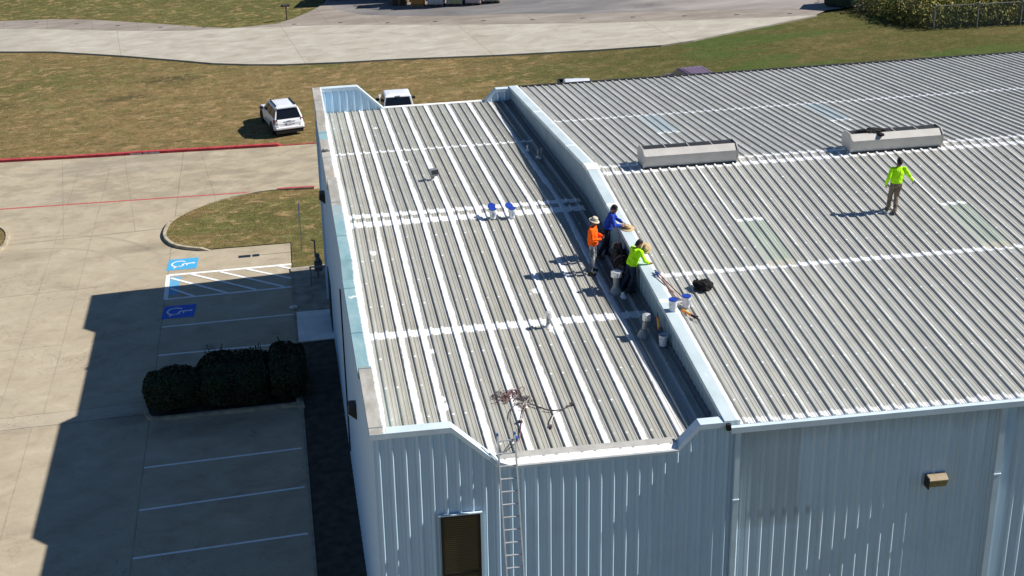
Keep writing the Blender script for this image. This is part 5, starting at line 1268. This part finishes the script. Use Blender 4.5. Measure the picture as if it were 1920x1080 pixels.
mb = MB(); mb.box(-0.35, 0.15, -0.845, -0.80, 0.85, 1.10); mb.build('sticker', M_PLATE, t)
# ================================================================= people
def skin(name, rgb):
    n = NT(name, 0.55, spec=0.35); f = n.noise(14, 4)
    n.color(n.mix(n.ss(f, 0.3, 0.7), tuple(c * 0.85 for c in rgb), rgb)); return n.m
M_SKIN = skin('tan_skin', (0.26, 0.135, 0.080)); M_SKIN2 = skin('brown_skin', (0.20, 0.10, 0.060))
M_HAIR = simple('black_hair', (0.010, 0.008, 0.007), 0.6, var=0.4, scale=40)
def cloth(name, rgb, var=0.2, sc=9, bump=0.5):
    n = NT(name, 0.85, spec=0.15); f = n.noise((sc, sc, sc * 0.6), 4, 0.6); w = n.noise((7, 7, 3), 3, 0.6, (3, 1, 2), 0.8)
    n.color(n.mix(n.ss(f, 0.3, 0.7), tuple(c * (1 - var) for c in rgb), tuple(min(1, c * (1 + var)) for c in rgb))); n.bump(w, bump, 0.05); return n.m
M_ORNG = cloth('orange_shirt', (0.95, 0.115, 0.005), 0.08); M_BLUES = cloth('blue_shirt', (0.016, 0.045, 0.32), 0.2); M_LIME = cloth('lime_shirt', (0.42, 0.86, 0.012), 0.08)
M_JEAN = cloth('dark_jeans', (0.022, 0.034, 0.062), 0.3); M_NAVY = cloth('navy_trousers', (0.010, 0.013, 0.026), 0.3); M_KHAKI = cloth('khaki_trousers', (0.155, 0.125, 0.095), 0.25)
def stained():
    n = NT('paint_stained_jeans', 0.85, spec=0.15)
    f = n.noise((9, 9, 4), 5, 0.7)
    c = n.mix(n.ss(n.noise((5, 5, 2.5), 4, 0.7, (4, 4, 4)), 0.48, 0.62), (0.075, 0.095, 0.125), (0.32, 0.32, 0.31))
    n.color(n.mix(n.mul(n.ss(f, 0.5, 0.7), 0.6), c, (0.03, 0.035, 0.045))); n.bump(f, 0.5, 0.04); return n.m
M_STAIN = stained()
M_BOOT = simple('work_boot', (0.035, 0.028, 0.022), 0.8, var=0.3); M_BOOTT = simple('tan_boot', (0.16, 0.13, 0.10), 0.8, var=0.3)
M_EYE = simple('eye_dark', (0.012, 0.010, 0.009), 0.3); M_LIP = simple('lip', (0.16, 0.06, 0.05), 0.5)
M_HATC = simple('cream_hat_cloth', (0.46, 0.41, 0.32), 0.9, var=0.12, scale=10, bump=0.3); M_STRAW = simple('straw', (0.50, 0.37, 0.20), 0.8, var=0.2, scale=30, bump=0.5)

def remesh(o, vox, smooth=3):
    m = o.modifiers.new('remesh', 'REMESH'); m.mode = 'VOXEL'; m.voxel_size = vox; m.use_smooth_shade = True
    if smooth: s = o.modifiers.new('smooth', 'SMOOTH'); s.factor = 0.5; s.iterations = smooth
    return o
def limb(mb, pts, rs, n=12):
    mb.tube(pts, rs, n)
    for p, r in zip(pts, rs): mb.ball(tuple(p), r, n, 8)
def etube(mb, cs, lat, rads, n=18):
    """elliptic tube along cs; lat = sideways axis at each centre; rads = (side, depth)"""
    secs = []
    for i, c in enumerate(cs):
        c = Vector(c); d = (Vector(cs[min(i + 1, len(cs) - 1)]) - Vector(cs[max(i - 1, 0)])).normalized()
        l = Vector(lat[i]); l = (l - d * l.dot(d)).normalized(); f = d.cross(l)
        secs.append([c + l * (rads[i][0] * cos(2 * pi * k / n)) + f * (rads[i][1] * sin(2 * pi * k / n)) for k in range(n)])
    mb.loft(secs)
def hand(mb, w, d, palm, side, curl):
    """w wrist, d pointing direction, palm normal (the way the palm faces), side=+1 right hand; five bent fingers"""
    d = d.normalized(); palm = (palm - d * palm.dot(d)).normalized(); x = d.cross(palm) * side      # x points to the thumb side
    pl = w + d * 0.085
    secs = []
    for s, hw, ht in ((0.0, 0.026, 0.019), (0.03, 0.034, 0.017), (0.07, 0.041, 0.015), (0.092, 0.040, 0.012)):
        c = w + d * s; secs.append([c + x * (hw * cos(2 * pi * k / 12)) + palm * (ht * sin(2 * pi * k / 12)) for k in range(12)])
    mb.loft(secs)
    for i, (off, ln, r) in enumerate(((0.030, 0.072, 0.0085), (0.010, 0.080, 0.009), (-0.011, 0.074, 0.0085), (-0.030, 0.058, 0.0075))):
        p = w + d * 0.080 + x * off; ang = curl * (1 + 0.12 * i); pts = [p]; dd = d.copy()
        for j, fr in enumerate((0.45, 0.32, 0.23)):
            R = Matrix.Rotation(-ang * (0.6 + 0.25 * j) * 1.0, 3, d.cross(palm)) if False else None
            t = ang * (0.55 + 0.5 * j); dd = (d * cos(t) + palm * sin(t)).normalized()
            pts.append(pts[-1] + dd * ln * fr)
        limb(mb, pts, [r * 1.05, r, r * 0.95, r * 0.85], 8)
    p = w + d * 0.025 + x * 0.028; q1 = p + (d * 0.6 + x * 0.75 + palm * 0.25).normalized() * 0.042; q2 = q1 + (d * 0.85 + x * 0.25 + palm * 0.45).normalized() * 0.032
    limb(mb, [p, q1, q2], [0.013, 0.011, 0.009], 8)

def person(loc, rz, label, J, shirt, trousers, boots, skinm, hair=True, hem=0.0):
    t = empty('person', loc, rz, label, 'person', None)
    V = {k: Vector(v) for k, v in J.items() if isinstance(v, tuple) and len(v) == 3}
    lat = V.get('lat', Vector((1, 0, 0))).normalized(); slat = V.get('slat', lat).normalized()
    hd = V['head']; fd = V.get('face', Vector((0, 1, 0))).normalized(); up = (hd - V['neck']).normalized(); fd = (fd - up * fd.dot(up)).normalized(); hx_ = fd.cross(up)
    H = Matrix((( hx_.x, fd.x, up.x, hd.x), (hx_.y, fd.y, up.y, hd.y), (hx_.z, fd.z, up.z, hd.z), (0, 0, 0, 1)))
    # ---- one continuous body
    mb = MB()
    secs = []
    for z, rx, ry, oy in ((-0.125, 0.022, 0.020, 0.050), (-0.112, 0.042, 0.048, 0.040), (-0.085, 0.056, 0.070, 0.022), (-0.04, 0.066, 0.088, 0.006), (0.01, 0.073, 0.096, 0.0), (0.05, 0.074, 0.097, -0.004), (0.085, 0.064, 0.084, -0.006), (0.110, 0.040, 0.055, -0.006), (0.120, 0.012, 0.018, -0.006)):
        secs.append([H @ Vector((rx * cos(2 * pi * k / 20), oy + ry * sin(2 * pi * k / 20), z)) for k in range(20)])
    mb.loft(secs)
    def hb(x, y, z, r): 
        c = H @ Vector((x, y, z)); mb.ball(tuple(c), r, 10, 8)
    hb(0, 0.098, -0.025, 0.017); hb(0, 0.092, -0.002, 0.012); hb(0, 0.083, -0.068, 0.018); hb(0, 0.080, 0.022, 0.020)
    for s in (-1, 1): hb(s * 0.076, -0.008, -0.010, 0.018); hb(s * 0.078, -0.012, 0.008, 0.016)
    nb = V['neck']; limb(mb, [nb - up * 0.05, nb + (hd - nb) * 0.55], [0.062, 0.056], 14)
    etube(mb, [V['pelvis'], V['waist'], V['chest'], nb - Vector((0, 0, 0.02))], [lat, lat, slat, slat], [(0.145, 0.10), (0.13, 0.09), (0.15, 0.10), (0.07, 0.06)])
    for s, k in ((1, 'R'), (-1, 'L')):
        limb(mb, [V['sh' + k], V['el' + k], V['wr' + k]], [0.048, 0.038, 0.027], 12)
        fdir = (V['wr' + k] - V['el' + k]).normalized(); limb(mb, [V['wr' + k] - fdir * 0.02, V['wr' + k] + fdir * 0.01], [0.027, 0.026], 12)
        hdv = V.get('hd' + k, fdir); hand(mb, V['wr' + k], hdv, V.get('palm' + k, Vector((-s, 0, 0))), s, J.get('curl' + k, 0.5))
        limb(mb, [V['hip' + k], V['kn' + k], V['an' + k]], [0.075, 0.052, 0.038], 12)
    body = mb.build('body', skinm, t); remesh(body, 0.0065, 2)
    # ---- shirt
    mb = MB()
    hemc = V['pelvis'] + (V['pelvis'] - V['waist']).normalized() * hem
    etube(mb, [hemc, V['pelvis'].lerp(V['waist'], 0.5), V['waist'].lerp(V['chest'], 0.3), V['chest'], V['chest'].lerp(nb, 0.55), nb - (nb - V['chest']) * 0.04], [lat, lat, lat, slat, slat, slat],
          [(0.192, 0.145), (0.186, 0.145), (0.180, 0.140), (0.198, 0.138), (0.172, 0.112), (0.074, 0.068)])
    for k in 'RL':
        a, b, c = V['sh' + k], V['el' + k], V['wr' + k]
        inn = a.lerp(V['chest'].lerp(nb, 0.5), 0.35)
        limb(mb, [inn, a, a.lerp(b, 0.5), b, b.lerp(c, 0.5), b.lerp(c, 0.93)], [0.075, 0.074, 0.064, 0.056, 0.052, 0.043], 12)
    sh = mb.build('shirt', shirt, t); remesh(sh, 0.011, 3)
    tx = bpy.data.textures.get('folds') or bpy.data.textures.new('folds', 'CLOUDS'); tx.noise_scale = 0.11; tx.noise_depth = 2
    dm = sh.modifiers.new('folds', 'DISPLACE'); dm.texture = tx; dm.strength = 0.05; dm.mid_level = 0.5; dm.texture_coords = 'LOCAL'
    # ---- trousers
    mb = MB()
    etube(mb, [V['pelvis'].lerp(V['waist'], 0.45), V['pelvis'], V['pelvis'] - (V['waist'] - V['pelvis']).normalized() * 0.08, V['hipR'].lerp(V['hipL'], 0.5) - Vector((0, 0, 0.07))], [lat] * 4, [(0.150, 0.115), (0.162, 0.122), (0.165, 0.125), (0.13, 0.10)])
    for k in 'RL':
        a, b, c = V['hip' + k], V['kn' + k], V['an' + k]
        limb(mb, [a, a.lerp(b, 0.5), b, b.lerp(c, 0.5), b.lerp(c, 0.95)], [0.096, 0.086, 0.070, 0.068, 0.064], 14)
    tr = mb.build('trousers', trousers, t); remesh(tr, 0.012, 3)
    dm = tr.modifiers.new('folds', 'DISPLACE'); dm.texture = tx; dm.strength = 0.04; dm.mid_level = 0.5; dm.texture_coords = 'LOCAL'
    # ---- boots
    for k in 'RL':
        an = V['an' + k]; to = V.get('toe' + k, Vector((0, 1, 0))); to = Vector((to.x, to.y, to.z)).normalized(); sd = to.cross(Vector((0, 0, 1))).normalized(); u = sd.cross(to)
        mb = MB(); secs = []
        heel = an - Vector((0, 0, 0)) - u * 0.09
        for s, hw, ht in ((-0.085, 0.025, 0.05), (-0.07, 0.040, 0.085), (-0.02, 0.044, 0.115), (0.05, 0.046, 0.095), (0.11, 0.052, 0.07), (0.16, 0.048, 0.058), (0.195, 0.026, 0.045)):
            c = heel + to * s; secs.append([c + sd * hw * 0.9, c + sd * hw + u * 0.02, c + sd * hw * 0.85 + u * ht * 0.7, c + sd * hw * 0.35 + u * ht, c - sd * hw * 0.35 + u * ht, c - sd * hw * 0.85 + u * ht * 0.7, c - sd * hw + u * 0.02, c - sd * hw * 0.9])
        mb.loft(secs); mb.tube([heel + u * 0.05, an + u * 0.06], [0.05, 0.052], 12); mb.build('boot', boots, t, smooth=True)
    # ---- eyes, mouth, hair
    for s in (-1, 1):
        mb = MB(); mb.ball(tuple(H @ Vector((s * 0.031, 0.0865, 0.004))), (0.012, 0.010, 0.007), 8, 6); mb.build('eye', M_EYE, t)
    mb = MB(); mb.ball(tuple(H @ Vector((0, 0.094, -0.068))), (0.024, 0.012, 0.007), 8, 6); mb.build('mouth', M_LIP, t)
    if hair:
        mb = MB(); secs = []
        for j in range(9):
            a = j / 8; row = []
            for k in range(24):
                ph = 2 * pi * k / 24; front = max(0, sin(ph)); back = max(0, -sin(ph))
                zlo = -0.015 + 0.075 * front ** 0.6 - 0.07 * back; th = a * pi / 2
                z = zlo + (0.134 - zlo) * sin(th)
                rr = cos(th * 0.985) ** 0.62
                row.append(H @ Vector((0.084 * rr * cos(ph), -0.008 + 0.108 * rr * sin(ph), z)))
            secs.append(row)
        mb.loft(secs); h = mb.build('hair', M_HAIR, t, smooth=True)
        dm = h.modifiers.new('tufts', 'DISPLACE'); dm.texture = tx; dm.strength = 0.012; dm.texture_coords = 'LOCAL'
    t['H'] = [c for r in H for c in r] if False else 0
    del t['H']
    return t, H
def straw_hat(loc, rot, label, mat=M_STRAW, R=0.20, name='straw_hat', parent=None, crown=0.11):
    if parent is None:
        t = empty(name, loc, 0, label, 'hat'); t.rotation_euler = rot; par = t; M = None
    else: par = parent; M = loc
    mb = MB()
    prof = [(R, -0.012), (R * 0.98, 0.0), (R * 0.75, 0.010), (0.105, 0.004), (0.098, 0.03), (0.090, crown * 0.8), (0.070, crown), (0.035, crown - 0.006), (0.005, crown - 0.010)]
    mb.lathe(prof, n=28, M=M); h = mb.build('hat' if parent is not None else 'brim_and_crown', mat, par, smooth=True)
    sol = h.modifiers.new('thick', 'SOLIDIFY'); sol.thickness = 0.004
    for v in h.data.vertices: pass
    mb = MB(); mb.lathe([(0.1075, 0.006), (0.101, 0.032), (0.099, 0.032), (0.1055, 0.006)], n=28, M=M); mb.build('hat_band', M_BLK if parent is None else mat, h)
    return par

# -- man in orange: side on, looking towards the wall, hands together before him
t, H = person((7.36, 9.42, zl(9.42) + 0.03), radians(-118), 'worker in orange shirt and cream bucket hat with stained jeans standing on the striped roof', dict(
    pelvis=(0, 0, 0.97), waist=(0, -0.005, 1.10), chest=(0, -0.01, 1.30), neck=(0, 0.0, 1.48), head=(0, 0.035, 1.625), face=(0.10, 1, -0.22),
    shR=(0.195, -0.01, 1.42), elR=(0.25, 0.05, 1.15), wrR=(0.09, 0.27, 1.14), hdR=(-0.75, 0.6, 0.05), palmR=(-0.3, -0.5, 0.6), curlR=0.9,
    shL=(-0.195, -0.01, 1.42), elL=(-0.25, 0.05, 1.15), wrL=(-0.09, 0.26, 1.16), hdL=(0.75, 0.6, 0.0), palmL=(0.3, -0.4, 0.7), curlL=0.8,
    hipR=(0.095, 0, 0.93), knR=(0.115, 0.03, 0.50), anR=(0.13, -0.03, 0.09), toeR=(0.25, 1, 0), hipL=(-0.095, 0, 0.93), knL=(-0.11, 0.02, 0.50), anL=(-0.12, -0.06, 0.09), toeL=(-0.2, 1, 0)), M_ORNG, M_STAIN, M_BOOT, M_SKIN2, hem=0.07)
straw_hat(H @ Matrix.Translation((0, -0.004, 0.045)) @ Matrix.Rotation(radians(-6), 4, 'X'), None, None, M_HATC, 0.165, parent=t, crown=0.115)
# -- man in blue: leaning with both forearms over the coping, sunglasses
t, H = person((7.86, 10.46, zl(10.46) + 0.03), radians(-108), 'worker in blue long sleeved shirt and sunglasses leaning over the pale blue coping', dict(
    pelvis=(0, 0.20, 0.95), waist=(0, 0.23, 1.08), chest=(0.01, 0.29, 1.27), neck=(0.02, 0.345, 1.44), head=(0.03, 0.385, 1.58), face=(0.25, 1, -0.12),
    shR=(0.20, 0.32, 1.385), elR=(0.31, 0.42, 1.14), wrR=(0.13, 0.61, 1.09), hdR=(-0.6, 0.8, 0.0), palmR=(-0.2, -0.2, -1), curlR=0.5,
    shL=(-0.19, 0.32, 1.385), elL=(-0.29, 0.44, 1.14), wrL=(-0.09, 0.63, 1.10), hdL=(0.6, 0.8, 0.0), palmL=(0.2, -0.2, -1), curlL=0.5,
    hipR=(0.095, 0.18, 0.91), knR=(0.11, 0.13, 0.48), anR=(0.12, -0.06, 0.09), toeR=(0.25, 1, 0), hipL=(-0.095, 0.18, 0.91), knL=(-0.12, 0.20, 0.49), anL=(-0.13, 0.16, 0.09), toeL=(-0.15, 1, 0)), M_BLUES, M_NAVY, M_BOOT, M_SKIN2)
mb = MB()
for s in (-1, 1):
    mb.loft([[H @ Vector((s * a, 0.099, b)) for a, b in ((0.008, 0.016), (0.055, 0.018), (0.058, 0.0), (0.045, -0.012), (0.015, -0.010))], [H @ Vector((s * a, 0.106, b)) for a, b in ((0.008, 0.016), (0.055, 0.018), (0.058, 0.0), (0.045, -0.012), (0.015, -0.010))]])
    mb.tube([H @ Vector((s * 0.057, 0.100, 0.012)), H @ Vector((s * 0.083, 0.05, 0.014)), H @ Vector((s * 0.084, -0.02, 0.012))], 0.004, 6)
mb.build('sunglasses', M_GLASS, t)
straw_hat((8.60, 10.16, zr(10.16) + 0.125), (radians(6), radians(-4), 0.4), 'straw hat held on the blue coping by the man in blue', R=0.215)
# -- man in lime nearest the camera: leaning on the coping, back half turned, hat in the raised hand
t, H = person((8.06, 8.05, zl(8.05) + 0.03), radians(-68), 'worker in lime shirt and dark jeans leaning a hand on the blue coping', dict(
    pelvis=(0, 0.17, 0.84), waist=(0, 0.21, 0.96), chest=(0.0, 0.28, 1.13), neck=(0.0, 0.345, 1.275), head=(0.01, 0.395, 1.40), face=(0.15, 1, -0.15),
    shR=(0.20, 0.32, 1.215), elR=(0.35, 0.36, 0.99), wrR=(0.40, 0.47, 0.92), hdR=(0.15, 0.95, -0.1), palmR=(0, 0.1, -1), curlR=0.2,
    shL=(-0.19, 0.32, 1.215), elL=(-0.15, 0.54, 1.10), wrL=(0.04, 0.58, 1.25), hdL=(0.35, 0.30, 0.8), palmL=(0.7, -0.1, -0.35), curlL=0.9,
    hipR=(0.095, 0.15, 0.80), knR=(0.11, 0.14, 0.44), anR=(0.12, -0.02, 0.09), toeR=(0.2, 1, 0), hipL=(-0.095, 0.15, 0.80), knL=(-0.11, 0.10, 0.44), anL=(-0.13, -0.14, 0.09), toeL=(-0.2, 1, 0)), M_LIME, M_JEAN, M_BOOT, M_SKIN, hem=0.06)
straw_hat((8.62, 8.13, 9.20), (radians(58), radians(28), 0.0), 'straw hat held up beside the head of the leaning man in lime', R=0.175)
# -- man in lime walking away over the warehouse roof
t, H = person((16.87, 10.02, zr(10.0) + 0.035), radians(-6), 'worker in lime shirt and khaki trousers walking away alone over the warehouse roof', dict(
    pelvis=(0.04, 0.0, 0.95), waist=(0.055, 0.01, 1.08), chest=(0.075, 0.03, 1.28), neck=(0.095, 0.05, 1.46), head=(0.115, 0.08, 1.60), face=(0.05, 1, -0.2),
    shR=(0.275, 0.03, 1.39), elR=(0.42, 0.0, 1.16), wrR=(0.56, 0.08, 0.98), hdR=(0.35, 0.25, -0.8), palmR=(-0.7, 0.2, -0.3), curlR=0.6,
    shL=(-0.115, 0.03, 1.39), elL=(-0.23, -0.06, 1.14), wrL=(-0.25, 0.03, 0.90), hdL=(-0.02, 0.2, -1), palmL=(0.9, 0.2, 0), curlL=0.6,
    hipR=(0.13, 0.0, 0.91), knR=(0.10, 0.06, 0.49), anR=(0.04, -0.09, 0.09), toeR=(0.1, 1, 0), hipL=(-0.05, 0.0, 0.91), knL=(-0.06, 0.15, 0.50), anL=(-0.07, 0.20, 0.11), toeL=(-0.05, 1, -0.1)), M_LIME, M_KHAKI, M_BOOTT, M_SKIN2)
